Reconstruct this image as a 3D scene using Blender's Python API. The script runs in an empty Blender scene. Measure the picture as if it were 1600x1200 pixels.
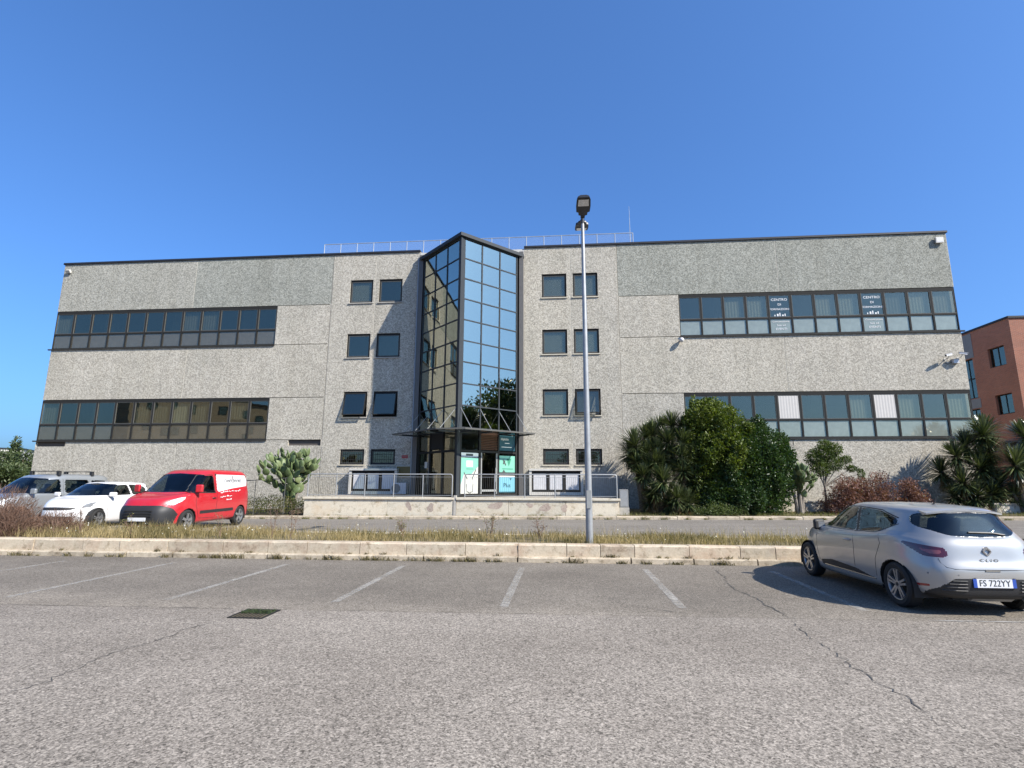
import bpy, bmesh, math, random
import numpy as np
from mathutils import Vector, Matrix
R = math.radians
rng = np.random.default_rng(7)
random.seed(11)
scene = bpy.context.scene
COL = scene.collection

# ------------------------------------------------------------------ camera
PH, TH, RO = R(5.3193), R(10.5208), R(0.215)
F0 = Vector((-math.sin(PH), math.cos(PH), 0)); RT = Vector((math.cos(PH), math.sin(PH), 0)); ZZ = Vector((0, 0, 1))
FW = F0*math.cos(TH)+ZZ*math.sin(TH); UP = -F0*math.sin(TH)+ZZ*math.cos(TH)
R2 = RT*math.cos(RO)+UP*math.sin(RO); U2 = UP*math.cos(RO)-RT*math.sin(RO)
cd = bpy.data.cameras.new('camera'); cam = bpy.data.objects.new('camera', cd); COL.objects.link(cam)
cd.sensor_width = 36; cd.lens = 828/1600*36; cd.clip_start = 0.05; cd.clip_end = 3000
m3 = Matrix((R2, U2, -FW)).transposed()
cam.matrix_world = Matrix.Translation((4.963, -28.161, 1.68)) @ m3.to_4x4()
scene.camera = cam

# ------------------------------------------------------------------ sky, sun, exposure
SUN = Vector((1.1, -0.62, 1.0)).normalized()
world = bpy.data.worlds.new('World'); scene.world = world; world.use_nodes = True
wn = world.node_tree; wn.nodes.clear()
sky = wn.nodes.new('ShaderNodeTexSky'); sky.sky_type = 'NISHITA'; sky.sun_disc = False
sky.sun_elevation = math.asin(SUN.z); sky.sun_rotation = math.atan2(SUN.x, SUN.y)
sky.altitude = 50; sky.air_density = 1.0; sky.dust_density = 2.4; sky.ozone_density = 6.0
bg = wn.nodes.new('ShaderNodeBackground'); bg.inputs['Strength'].default_value = 0.080
wo = wn.nodes.new('ShaderNodeOutputWorld')
gm = wn.nodes.new('ShaderNodeGamma'); gm.inputs['Gamma'].default_value = 0.82     # the camera's flatter rendering of the clear sky
hs = wn.nodes.new('ShaderNodeMix'); hs.data_type = 'RGBA'; hs.blend_type = 'MULTIPLY'; hs.inputs[0].default_value = 1.0; hs.inputs[7].default_value = (0.83, 1.33, 1.96, 1)
wn.links.new(sky.outputs[0], gm.inputs[0]); wn.links.new(gm.outputs[0], hs.inputs[6]); wn.links.new(hs.outputs[2], bg.inputs[0]); wn.links.new(bg.outputs[0], wo.inputs[0])
sl = bpy.data.lights.new('sun', 'SUN'); sl.energy = 4.9; sl.angle = R(0.53); sl.color = (1.0, 0.93, 0.83)
so = bpy.data.objects.new('sun', sl); COL.objects.link(so)
so.rotation_euler = SUN.to_track_quat('Z', 'Y').to_euler(); so.location = (30, -30, 40)
vs = scene.view_settings; vs.view_transform = 'Standard'; vs.look = 'None'; vs.gamma = 1.0; vs.exposure = 0.94
vs.use_curve_mapping = False
scene.cycles.max_bounces = 8; scene.cycles.transparent_max_bounces = 16
scene.cycles.use_denoising = True

# ------------------------------------------------------------------ material helpers
def newmat(name):
    m = bpy.data.materials.new(name); m.use_nodes = True
    nt = m.node_tree; nt.nodes.clear()
    out = nt.nodes.new('ShaderNodeOutputMaterial')
    return m, nt, out
def nd(nt, t, **kw):
    n = nt.nodes.new(t)
    for k, v in kw.items():
        if k.startswith('i_'):
            key = k[2:]
            n.inputs[int(key) if key.isdigit() else key.replace('_', ' ')].default_value = v
        else: setattr(n, k, v)
    return n
def ramp(nt, fac, stops, interp='LINEAR'):
    r = nt.nodes.new('ShaderNodeValToRGB'); r.color_ramp.interpolation = interp
    e = r.color_ramp.elements
    while len(e) < len(stops): e.new(0.5)
    for el, (p, c) in zip(e, stops):
        el.position = p; el.color = (*c, 1) if len(c) == 3 else c
    nt.links.new(fac, r.inputs[0]); return r.outputs[0]
def mixc(nt, fac, a, b, mode='MIX'):
    m = nt.nodes.new('ShaderNodeMix'); m.data_type = 'RGBA'; m.blend_type = mode
    for s, v in ((m.inputs[0], fac), (m.inputs[6], a), (m.inputs[7], b)):
        if isinstance(v, (int, float)): s.default_value = v
        elif isinstance(v, tuple): s.default_value = (*v, 1) if len(v) == 3 else v
        else: nt.links.new(v, s)
    return m.outputs[2]
def noise(nt, vec, scale, detail=3, rough=0.55):
    n = nd(nt, 'ShaderNodeTexNoise'); n.inputs['Scale'].default_value = scale
    n.inputs['Detail'].default_value = detail; n.inputs['Roughness'].default_value = rough
    if vec is not None: nt.links.new(vec, n.inputs['Vector'])
    return n
def objco(nt): return nt.nodes.new('ShaderNodeTexCoord').outputs['Object']
def geoco(nt): return nt.nodes.new('ShaderNodeNewGeometry').outputs['Position']
def bsdf(nt, out, color, rough=0.6, metal=0.0, spec=0.5, coat=0.0, bump=None, bstr=0.3, bdist=0.01):
    b = nt.nodes.new('ShaderNodeBsdfPrincipled')
    if isinstance(color, tuple): b.inputs['Base Color'].default_value = (*color, 1)
    else: nt.links.new(color, b.inputs['Base Color'])
    if isinstance(rough, (int, float)): b.inputs['Roughness'].default_value = rough
    else: nt.links.new(rough, b.inputs['Roughness'])
    b.inputs['Metallic'].default_value = metal; b.inputs['Specular IOR Level'].default_value = spec
    b.inputs['Coat Weight'].default_value = coat; b.inputs['Coat Roughness'].default_value = 0.04
    if bump is not None:
        bp = nd(nt, 'ShaderNodeBump'); bp.inputs['Strength'].default_value = bstr; bp.inputs['Distance'].default_value = bdist
        nt.links.new(bump, bp.inputs['Height']); nt.links.new(bp.outputs[0], b.inputs['Normal'])
    nt.links.new(b.outputs[0], out.inputs[0]); return b
MT = {}
KA = 0.775      # base colours below are scaled to the exposure of the photograph
def ka(c): return tuple(x*KA for x in c)
def simple(name, color, rough=0.6, metal=0.0, spec=0.5, coat=0.0, vary=0.12, scale=6.0):
    """plain surface with a little procedural unevenness in tone and gloss"""
    m, nt, out = newmat(name)
    n = noise(nt, objco(nt), scale, 4, 0.6)
    c = ka(color)
    col = ramp(nt, n.outputs[0], [(0.25, tuple(x*(1-vary) for x in c)), (0.75, tuple(min(1, x*(1+vary)) for x in c))])
    rr = nd(nt, 'ShaderNodeMapRange'); rr.inputs[3].default_value = max(0.02, rough-0.06); rr.inputs[4].default_value = min(1, rough+0.08)
    nt.links.new(n.outputs[0], rr.inputs[0])
    bsdf(nt, out, col, rr.outputs[0], metal, spec, coat)
    MT[name] = m; return m

def panel_mat(name, lo, mid, hi, tint):
    m, nt, out = newmat(name)
    co = objco(nt)
    oi = nt.nodes.new('ShaderNodeObjectInfo')
    ad = nd(nt, 'ShaderNodeVectorMath', operation='ADD'); nt.links.new(co, ad.inputs[0])
    sc = nd(nt, 'ShaderNodeVectorMath', operation='SCALE'); sc.inputs[0].default_value = (37, 11, 53); nt.links.new(oi.outputs['Random'], sc.inputs['Scale'])
    nt.links.new(sc.outputs[0], ad.inputs[1]); co2 = ad.outputs[0]
    dist = noise(nt, co2, 9, 2); 
    v = nd(nt, 'ShaderNodeTexVoronoi'); v.inputs['Scale'].default_value = 17; nt.links.new(co2, v.inputs['Vector'])
    sx = nd(nt, 'ShaderNodeSeparateColor'); nt.links.new(v.outputs['Color'], sx.inputs[0])
    v2 = nd(nt, 'ShaderNodeTexVoronoi'); v2.inputs['Scale'].default_value = 46; nt.links.new(co2, v2.inputs['Vector'])
    sx2 = nd(nt, 'ShaderNodeSeparateColor'); nt.links.new(v2.outputs['Color'], sx2.inputs[0])
    a = nd(nt, 'ShaderNodeMath', operation='MULTIPLY_ADD'); nt.links.new(sx.outputs[0], a.inputs[0]); a.inputs[1].default_value = 0.5
    b = nd(nt, 'ShaderNodeMath', operation='MULTIPLY'); nt.links.new(sx2.outputs[0], b.inputs[0]); b.inputs[1].default_value = 0.5
    nt.links.new(b.outputs[0], a.inputs[2])
    col = ramp(nt, a.outputs[0], [(0.08, lo), (0.32, tuple(0.5*(x+y) for x, y in zip(lo, mid))), (0.5, mid), (0.9, hi)])
    big = noise(nt, co2, 0.55, 5, 0.65)
    col = mixc(nt, 1.0, col, ramp(nt, big.outputs[0], [(0.3, (0.90, 0.90, 0.89)), (0.7, (1.05, 1.04, 1.03))]), 'MULTIPLY')
    # vertical rain streaks
    mp = nd(nt, 'ShaderNodeMapping'); mp.inputs['Scale'].default_value = (2.2, 2.2, 0.09); nt.links.new(co2, mp.inputs[0])
    st = noise(nt, mp.outputs[0], 1.0, 4, 0.6)
    col = mixc(nt, 1.0, col, ramp(nt, st.outputs[0], [(0.34, (0.93, 0.925, 0.91)), (0.6, (1.02, 1.02, 1.02))]), 'MULTIPLY')
    tv = ramp(nt, oi.outputs['Random'], [(0, (0.95, 0.95, 0.95)), (1, (1.05, 1.04, 1.02))])
    col = mixc(nt, 1.0, col, tv, 'MULTIPLY'); col = mixc(nt, 1.0, col, ka(tint), 'MULTIPLY')
    bsdf(nt, out, col, 0.9, spec=0.2, bump=a.outputs[0], bstr=0.55, bdist=0.012)
    MT[name] = m
panel_mat('panel_light', (0.28, 0.270, 0.250), (0.48, 0.462, 0.425), (0.70, 0.676, 0.622), (0.96, 0.94, 0.885))
panel_mat('panel_dark', (0.185, 0.192, 0.180), (0.335, 0.343, 0.322), (0.51, 0.52, 0.492), (0.95, 0.945, 0.895))
panel_mat('panel_mid', (0.22, 0.22, 0.205), (0.40, 0.398, 0.372), (0.60, 0.595, 0.555), (0.95, 0.94, 0.89))

def asphalt_mat(name, stops, scale, patch, big_scale, dust=None):
    m, nt, out = newmat(name); co = geoco(nt)
    v = nd(nt, 'ShaderNodeTexVoronoi'); v.inputs['Scale'].default_value = scale; nt.links.new(co, v.inputs['Vector'])
    s = nd(nt, 'ShaderNodeSeparateColor'); nt.links.new(v.outputs['Color'], s.inputs[0])
    v2 = nd(nt, 'ShaderNodeTexVoronoi'); v2.inputs['Scale'].default_value = scale*0.6; nt.links.new(co, v2.inputs['Vector'])
    s2 = nd(nt, 'ShaderNodeSeparateColor'); nt.links.new(v2.outputs['Color'], s2.inputs[0])
    n = noise(nt, co, scale*0.5, 4, 0.75)
    a = nd(nt, 'ShaderNodeMath', operation='MULTIPLY_ADD'); nt.links.new(s.outputs[0], a.inputs[0]); a.inputs[1].default_value = 0.48
    b = nd(nt, 'ShaderNodeMath', operation='MULTIPLY_ADD'); nt.links.new(s2.outputs[1], b.inputs[0]); b.inputs[1].default_value = 0.26
    c = nd(nt, 'ShaderNodeMath', operation='MULTIPLY'); nt.links.new(n.outputs[0], c.inputs[0]); c.inputs[1].default_value = 0.26
    nt.links.new(c.outputs[0], b.inputs[2]); nt.links.new(b.outputs[0], a.inputs[2])
    col = ramp(nt, a.outputs[0], [(p, ka(c)) for p, c in stops])
    bg_ = noise(nt, co, big_scale, 6, 0.68)
    col = mixc(nt, 1.0, col, ramp(nt, bg_.outputs[0], [(0.3, patch[0]), (0.7, patch[1])]), 'MULTIPLY')
    mp = nd(nt, 'ShaderNodeMapping'); mp.inputs['Scale'].default_value = (0.12, 0.9, 1); nt.links.new(co, mp.inputs[0])
    st = noise(nt, mp.outputs[0], 1.0, 4, 0.6)
    col = mixc(nt, 1.0, col, ramp(nt, st.outputs[0], [(0.35, (0.90, 0.895, 0.89)), (0.65, (1.05, 1.05, 1.05))]), 'MULTIPLY')
    if dust:      # pale dusty wear where the bays meet the lane
        sp_ = nd(nt, 'ShaderNodeSeparateXYZ'); nt.links.new(co, sp_.inputs[0]); dn = noise(nt, co, 1.3, 5, 0.65)
        ad_ = nd(nt, 'ShaderNodeMath', operation='MULTIPLY_ADD'); ad_.inputs[1].default_value = 1.6; nt.links.new(dn.outputs[0], ad_.inputs[0]); nt.links.new(sp_.outputs[1], ad_.inputs[2])
        mr_ = nd(nt, 'ShaderNodeMapRange'); mr_.interpolation_type = 'SMOOTHSTEP'; mr_.inputs[1].default_value = dust[0]; mr_.inputs[2].default_value = dust[1]; mr_.inputs[3].default_value = 1.0; mr_.inputs[4].default_value = 0.0; nt.links.new(ad_.outputs[0], mr_.inputs[0])
        col = mixc(nt, mr_.outputs[0], col, mixc(nt, 1.0, col, dust[2], 'MULTIPLY'))
    # oily spots
    sp = noise(nt, co, 1.7, 2, 0.5)
    col = mixc(nt, 1.0, col, ramp(nt, sp.outputs[0], [(0.24, (0.8, 0.8, 0.8)), (0.33, (1, 1, 1))]), 'MULTIPLY')
    bsdf(nt, out, col, 0.88, spec=0.25, bump=a.outputs[0], bstr=0.5, bdist=0.006)
    MT[name] = m
asphalt_mat('asphalt_lane', [(0.18, (0.085, 0.074, 0.061)), (0.40, (0.215, 0.190, 0.159)), (0.58, (0.305, 0.270, 0.226)), (0.84, (0.50, 0.445, 0.375))], 84, ((0.82, 0.81, 0.80), (1.12, 1.12, 1.12)), 0.35)
asphalt_mat('asphalt_bay', [(0.18, (0.078, 0.068, 0.055)), (0.43, (0.168, 0.148, 0.122)), (0.58, (0.220, 0.194, 0.160)), (0.84, (0.36, 0.318, 0.265))], 92, ((0.78, 0.775, 0.77), (1.16, 1.16, 1.15)), 0.5, dust=(-20.6, -19.0, (1.32, 1.31, 1.29)))
asphalt_mat('asphalt_road', [(0.12, (0.11, 0.103, 0.093)), (0.45, (0.215, 0.193, 0.165)), (0.6, (0.255, 0.229, 0.196)), (0.9, (0.33, 0.307, 0.278))], 60, ((0.85, 0.85, 0.84), (1.08, 1.08, 1.08)), 0.5)

def stone_mat(name, base, stain, stain_amt=(0.45, 0.62), scale=2.2):
    m, nt, out = newmat(name); co = geoco(nt)
    oi = nt.nodes.new('ShaderNodeObjectInfo'); n1 = noise(nt, co, scale, 6, 0.7); n2 = noise(nt, co, 24, 4, 0.6); n3 = noise(nt, co, scale*3.1, 5, 0.7)
    col = mixc(nt, ramp(nt, n1.outputs[0], [(stain_amt[0], (0, 0, 0)), (stain_amt[1], (1, 1, 1))]), ka(base), ka(stain))
    col = mixc(nt, 1.0, col, ramp(nt, n2.outputs[0], [(0.3, (0.84, 0.84, 0.83)), (0.7, (1.05, 1.05, 1.05))]), 'MULTIPLY')
    col = mixc(nt, 1.0, col, ramp(nt, n3.outputs[0], [(0.30, (0.55, 0.52, 0.47)), (0.47, (1, 1, 1))]), 'MULTIPLY')
    col = mixc(nt, 1.0, col, ramp(nt, oi.outputs['Random'], [(0, (0.84, 0.82, 0.79)), (0.5, (1.0, 0.985, 0.96)), (1, (1.08, 1.04, 0.99))]), 'MULTIPLY')
    bsdf(nt, out, col, 0.85, spec=0.25, bump=n2.outputs[0], bstr=0.4, bdist=0.01)
    MT[name] = m
stone_mat('kerb_stone', (0.60, 0.525, 0.41), (0.52, 0.42, 0.32))
stone_mat('kerb_low', (0.56, 0.49, 0.385), (0.40, 0.34, 0.26))
stone_mat('terrace_stone', (0.66, 0.62, 0.52), (0.62, 0.53, 0.40), (0.5, 0.7), 1.4)
stone_mat('bare_patch', (0.46, 0.40, 0.35), (0.40, 0.33, 0.29), (0.4, 0.6), 5)
stone_mat('terrace_floor', (0.42, 0.39, 0.34), (0.34, 0.31, 0.27))
stone_mat('pale_wall', (0.66, 0.62, 0.54), (0.56, 0.50, 0.42))
stone_mat('soil', (0.16, 0.125, 0.085), (0.11, 0.10, 0.055), (0.4, 0.6), 3.0)
stone_mat('dry_soil', (0.24, 0.195, 0.13), (0.17, 0.15, 0.08), (0.4, 0.6), 3.0)

def paint_line():
    m, nt, out = newmat('worn_paint'); co = geoco(nt)
    n = noise(nt, co, 9, 6, 0.75); n2 = noise(nt, co, 90, 3, 0.7); n3 = noise(nt, co, 0.9, 3, 0.6)
    a = nd(nt, 'ShaderNodeMath', operation='MULTIPLY_ADD'); nt.links.new(n.outputs[0], a.inputs[0]); a.inputs[1].default_value = 0.5
    b = nd(nt, 'ShaderNodeMath', operation='MULTIPLY_ADD'); nt.links.new(n2.outputs[0], b.inputs[0]); b.inputs[1].default_value = 0.35
    c = nd(nt, 'ShaderNodeMath', operation='MULTIPLY'); nt.links.new(n3.outputs[0], c.inputs[0]); c.inputs[1].default_value = 0.35
    nt.links.new(c.outputs[0], b.inputs[2]); nt.links.new(b.outputs[0], a.inputs[2])
    f = ramp(nt, a.outputs[0], [(0.47, (0, 0, 0)), (0.78, (1, 1, 1))])
    b_ = nt.nodes.new('ShaderNodeBsdfPrincipled'); b_.inputs['Base Color'].default_value = (0.36, 0.34, 0.30, 1); b_.inputs['Roughness'].default_value = 0.8
    t = nt.nodes.new('ShaderNodeBsdfTransparent'); mx = nt.nodes.new('ShaderNodeMixShader')
    nt.links.new(f, mx.inputs[0]); nt.links.new(t.outputs[0], mx.inputs[1]); nt.links.new(b_.outputs[0], mx.inputs[2]); nt.links.new(mx.outputs[0], out.inputs[0])
    MT['worn_paint'] = m
paint_line()

def glass_mat(name, tint, refl, gtint=(1, 1, 1), rough=0.0, wave=0.0):
    """coated window glass: a mirror-like share that grows at grazing angles, the rest passes tinted"""
    m, nt, out = newmat(name)
    g = nt.nodes.new('ShaderNodeBsdfGlossy'); g.inputs['Roughness'].default_value = rough; g.inputs['Color'].default_value = (*gtint, 1)
    t = nt.nodes.new('ShaderNodeBsdfTransparent'); t.inputs['Color'].default_value = (*tint, 1)
    lw = nt.nodes.new('ShaderNodeLayerWeight'); lw.inputs['Blend'].default_value = 0.5      # the same from both sides of the pane
    fr = nd(nt, 'ShaderNodeMath', operation='POWER'); fr.inputs[1].default_value = 5.0; nt.links.new(lw.outputs['Facing'], fr.inputs[0])
    mr = nd(nt, 'ShaderNodeMapRange'); mr.inputs[1].default_value = 0.0; mr.inputs[2].default_value = 1.0; mr.inputs[3].default_value = refl; mr.inputs[4].default_value = 1.0
    nt.links.new(fr.outputs[0], mr.inputs[0])
    mx = nt.nodes.new('ShaderNodeMixShader'); nt.links.new(mr.outputs[0], mx.inputs[0]); nt.links.new(t.outputs[0], mx.inputs[1]); nt.links.new(g.outputs[0], mx.inputs[2])
    if wave:
        n = noise(nt, objco(nt), 0.9, 2, 0.5); bp = nd(nt, 'ShaderNodeBump'); bp.inputs['Strength'].default_value = wave; bp.inputs['Distance'].default_value = 0.02
        nt.links.new(n.outputs[0], bp.inputs['Height']); nt.links.new(bp.outputs[0], g.inputs['Normal'])
    nt.links.new(mx.outputs[0], out.inputs[0]); MT[name] = m
glass_mat('office_glass', (0.62, 0.63, 0.58), 0.145, (1.0, 0.92, 0.72), 0.0, 0.12)
glass_mat('tower_glass', (0.40, 0.46, 0.46), 0.41, (0.97, 0.97, 0.82), 0.0, 0.10)
def frosted(name, film, share):
    m, nt, out = newmat(name); g = MT['office_glass'].node_tree
    n = noise(nt, objco(nt), 3.5, 3, 0.5); c = ramp(nt, n.outputs[0], [(0.3, tuple(x*0.8 for x in film)), (0.7, film)])
    d = nt.nodes.new('ShaderNodeBsdfDiffuse'); nt.links.new(c, d.inputs[0]); t = nt.nodes.new('ShaderNodeBsdfTransparent'); t.inputs[0].default_value = (0.4, 0.43, 0.41, 1)
    gl = nt.nodes.new('ShaderNodeBsdfGlossy'); gl.inputs['Roughness'].default_value = 0.02; gl.inputs[0].default_value = (1.0, 0.92, 0.74, 1)
    a = nt.nodes.new('ShaderNodeMixShader'); a.inputs[0].default_value = share; nt.links.new(t.outputs[0], a.inputs[1]); nt.links.new(d.outputs[0], a.inputs[2])
    b = nt.nodes.new('ShaderNodeMixShader'); b.inputs[0].default_value = 0.13; nt.links.new(a.outputs[0], b.inputs[1]); nt.links.new(gl.outputs[0], b.inputs[2]); nt.links.new(b.outputs[0], out.inputs[0]); MT[name] = m
frosted('frosted_pale', (0.50, 0.56, 0.50), 0.42); frosted('frosted_brown', (0.20, 0.18, 0.14), 0.42)
glass_mat('clear_glass', (0.7, 0.74, 0.72), 0.08)
glass_mat('car_glass', (0.32, 0.36, 0.34), 0.06)
glass_mat('canopy_glass', (0.55, 0.60, 0.58), 0.12)
glass_mat('lamp_glass', (0.8, 0.8, 0.8), 0.12)

simple('frame_dark', (0.028, 0.028, 0.027), 0.7, 0.0, 0.12)
simple('frame_bronze', (0.04, 0.039, 0.036), 0.7, 0, 0.15)
simple('sash_grey', (0.10, 0.10, 0.093), 0.65, 0, 0.2)
simple('sash_pale', (0.30, 0.31, 0.30), 0.45)
simple('tower_metal', (0.036, 0.043, 0.050), 0.6, 0.0, 0.25)
simple('tower_side', (0.12, 0.115, 0.11), 0.55)
simple('coping', (0.022, 0.024, 0.032), 0.55, 0, 0.3)
simple('grey_fascia', (0.22, 0.22, 0.215), 0.6)
simple('concrete', (0.42, 0.40, 0.36), 0.9, vary=0.18)
simple('sealant', (0.62, 0.57, 0.47), 0.9)
simple('interior', (0.42, 0.40, 0.36), 0.9)
simple('interior_dark', (0.10, 0.10, 0.10), 0.9)
simple('blind_white', (0.60, 0.575, 0.54), 0.8, vary=0.05)
simple('blind_grey', (0.80, 0.82, 0.78), 0.8, vary=0.08)
simple('curtain', (0.40, 0.40, 0.37), 0.9, vary=0.15, scale=14)
simple('white_paint', (0.60, 0.58, 0.53), 0.6)
simple('white_panel', (0.66, 0.66, 0.67), 0.4)
simple('rail_steel', (0.40, 0.41, 0.41), 0.45, 0.4)
simple('rail_white', (0.40, 0.44, 0.48), 0.5, 0.2)
simple('galvanised', (0.36, 0.37, 0.375), 0.45, 0.35)
simple('lamp_black', (0.02, 0.022, 0.03), 0.45)
simple('black_plastic', (0.022, 0.022, 0.023), 0.55)
simple('dark_rubber', (0.018, 0.018, 0.018), 0.8)
simple('rim_silver', (0.48, 0.49, 0.50), 0.32, 0.8)
simple('brick_red', (0.30, 0.10, 0.06), 0.85)
simple('slot_grey', (0.10, 0.085, 0.075), 0.85)
simple('rust_brown', (0.17, 0.085, 0.045), 0.8)
simple('letter_white', (0.82, 0.82, 0.82), 0.6, vary=0.02)
simple('letter_dark', (0.05, 0.06, 0.06), 0.6)
simple('teal_sign', (0.022, 0.085, 0.11), 0.35)
simple('mint', (0.20, 0.50, 0.39), 0.4, vary=0.03)
simple('green_print', (0.05, 0.27, 0.16), 0.4)
simple('paper_white', (0.58, 0.58, 0.53), 0.5, vary=0.03)
simple('sky_blue', (0.18, 0.44, 0.54), 0.4, vary=0.03)
simple('board_ochre', (0.16, 0.12, 0.035), 0.6)
simple('frame_cream', (0.58, 0.53, 0.42), 0.6)
simple('sign_red', (0.42, 0.05, 0.05), 0.6)
simple('bark', (0.16, 0.12, 0.085), 0.95, vary=0.35, scale=12)
simple('bark_grey', (0.24, 0.21, 0.175), 0.95, vary=0.35, scale=12)
simple('dry_stem', (0.20, 0.13, 0.095), 0.95, vary=0.3)
simple('chrome', (0.75, 0.76, 0.78), 0.15, 1.0)
simple('seat_cloth', (0.045, 0.045, 0.05), 0.9)
simple('plate_white', (0.78, 0.79, 0.80), 0.4, vary=0.02)
simple('plate_blue', (0.03, 0.09, 0.42), 0.4)

def carpaint(name, c, metal, rough, flake=0.0, dust=0.12):
    m, nt, out = newmat(name); co = objco(nt)
    n = noise(nt, co, 3.0, 5, 0.65)
    col = mixc(nt, ramp(nt, n.outputs[0], [(0.45, (0, 0, 0)), (0.8, (dust, dust, dust))]), ka(c), (0.33, 0.30, 0.25))
    rr = nd(nt, 'ShaderNodeMapRange'); rr.inputs[3].default_value = rough-0.04; rr.inputs[4].default_value = rough+0.12; nt.links.new(n.outputs[0], rr.inputs[0])
    b = bsdf(nt, out, col, rr.outputs[0], metal, 0.5, 0.7); b.inputs['Coat Roughness'].default_value = 0.06
    MT[name] = m
carpaint('paint_silver', (0.47, 0.46, 0.44), 0.42, 0.30)
carpaint('paint_red', (0.50, 0.012, 0.022), 0.0, 0.35, dust=0.06)
carpaint('paint_white', (0.78, 0.78, 0.78), 0.0, 0.35, dust=0.10)
carpaint('paint_greysilver', (0.36, 0.38, 0.39), 0.5, 0.36)
def lens(name, c, rough=0.08):
    m, nt, out = newmat(name); n = noise(nt, objco(nt), 30, 2); col = ramp(nt, n.outputs[0], [(0.3, tuple(x*0.75 for x in c)), (0.7, c)])
    bsdf(nt, out, col, rough, 0.0, 0.6, 0.8); MT[name] = m
lens('lens_red', (0.26, 0.012, 0.014)); lens('lens_darkred', (0.075, 0.005, 0.007)); lens('lens_clear', (0.62, 0.64, 0.66)); lens('lens_smoke', (0.20, 0.21, 0.22)); lens('lens_pink', (0.26, 0.07, 0.065))

def leafmat(name, dark, light, trans=0.35, rough=0.5, spec=0.4):
    m, nt, out = newmat(name)
    at = nd(nt, 'ShaderNodeAttribute', attribute_name='tint')
    col = ramp(nt, at.outputs['Fac'], [(0.0, ka(dark)), (1.0, ka(light))])
    b = nt.nodes.new('ShaderNodeBsdfPrincipled'); nt.links.new(col, b.inputs['Base Color']); b.inputs['Roughness'].default_value = rough; b.inputs['Specular IOR Level'].default_value = spec
    t = nt.nodes.new('ShaderNodeBsdfTranslucent'); tc = mixc(nt, 1.0, col, (1.25, 1.35, 0.55), 'MULTIPLY'); nt.links.new(tc, t.inputs[0])
    mx = nt.nodes.new('ShaderNodeMixShader'); mx.inputs[0].default_value = trans
    nt.links.new(b.outputs[0], mx.inputs[1]); nt.links.new(t.outputs[0], mx.inputs[2]); nt.links.new(mx.outputs[0], out.inputs[0]); MT[name] = m
leafmat('leaf_laurel', (0.035, 0.070, 0.010), (0.17, 0.21, 0.03), 0.3)
leafmat('leaf_dark', (0.022, 0.055, 0.014), (0.075, 0.125, 0.035), 0.25, 0.38)
leafmat('leaf_yucca', (0.016, 0.036, 0.012), (0.17, 0.20, 0.085), 0.12, 0.28, 0.7)
leafmat('leaf_dryyucca', (0.13, 0.09, 0.045), (0.26, 0.19, 0.09), 0.15, 0.8, 0.2)
leafmat('leaf_small', (0.05, 0.085, 0.02), (0.16, 0.20, 0.06), 0.3)
leafmat('leaf_red', (0.10, 0.035, 0.03), (0.30, 0.15, 0.115), 0.25)
leafmat('leaf_weed', (0.09, 0.11, 0.03), (0.38, 0.32, 0.13), 0.3, 0.7, 0.2)
leafmat('grass_dry', (0.10, 0.092, 0.032), (0.46, 0.36, 0.185), 0.3, 0.7, 0.2)
leafmat('leaf_far', (0.035, 0.06, 0.02), (0.10, 0.13, 0.045), 0.2)
leafmat('petal_white', (0.6, 0.58, 0.5), (0.8, 0.78, 0.7), 0.3)
leafmat('twig_weed', (0.10, 0.085, 0.045), (0.26, 0.22, 0.10), 0.2, 0.8, 0.2)
leafmat('twig_dry', (0.10, 0.055, 0.04), (0.27, 0.175, 0.13), 0.1, 0.9, 0.1)
def padmat():
    m, nt, out = newmat('cactus_pad'); co = objco(nt)
    oi = nt.nodes.new('ShaderNodeObjectInfo')
    v = nd(nt, 'ShaderNodeTexVoronoi'); v.inputs['Scale'].default_value = 17; nt.links.new(co, v.inputs['Vector'])
    n = noise(nt, co, 5, 4)
    c = ramp(nt, oi.outputs['Random'], [(0, (0.06, 0.095, 0.035)), (0.6, (0.11, 0.15, 0.062)), (1, (0.17, 0.205, 0.095))])
    c = mixc(nt, 1.0, c, ramp(nt, n.outputs[0], [(0.3, (0.75, 0.75, 0.7)), (0.7, (1.1, 1.1, 1.05))]), 'MULTIPLY')
    c = mixc(nt, ramp(nt, v.outputs['Distance'], [(0.06, (1, 1, 1)), (0.14, (0, 0, 0))]), c, (0.30, 0.27, 0.17))
    bsdf(nt, out, c, 0.55, spec=0.4); MT['cactus_pad'] = m
padmat()

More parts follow.
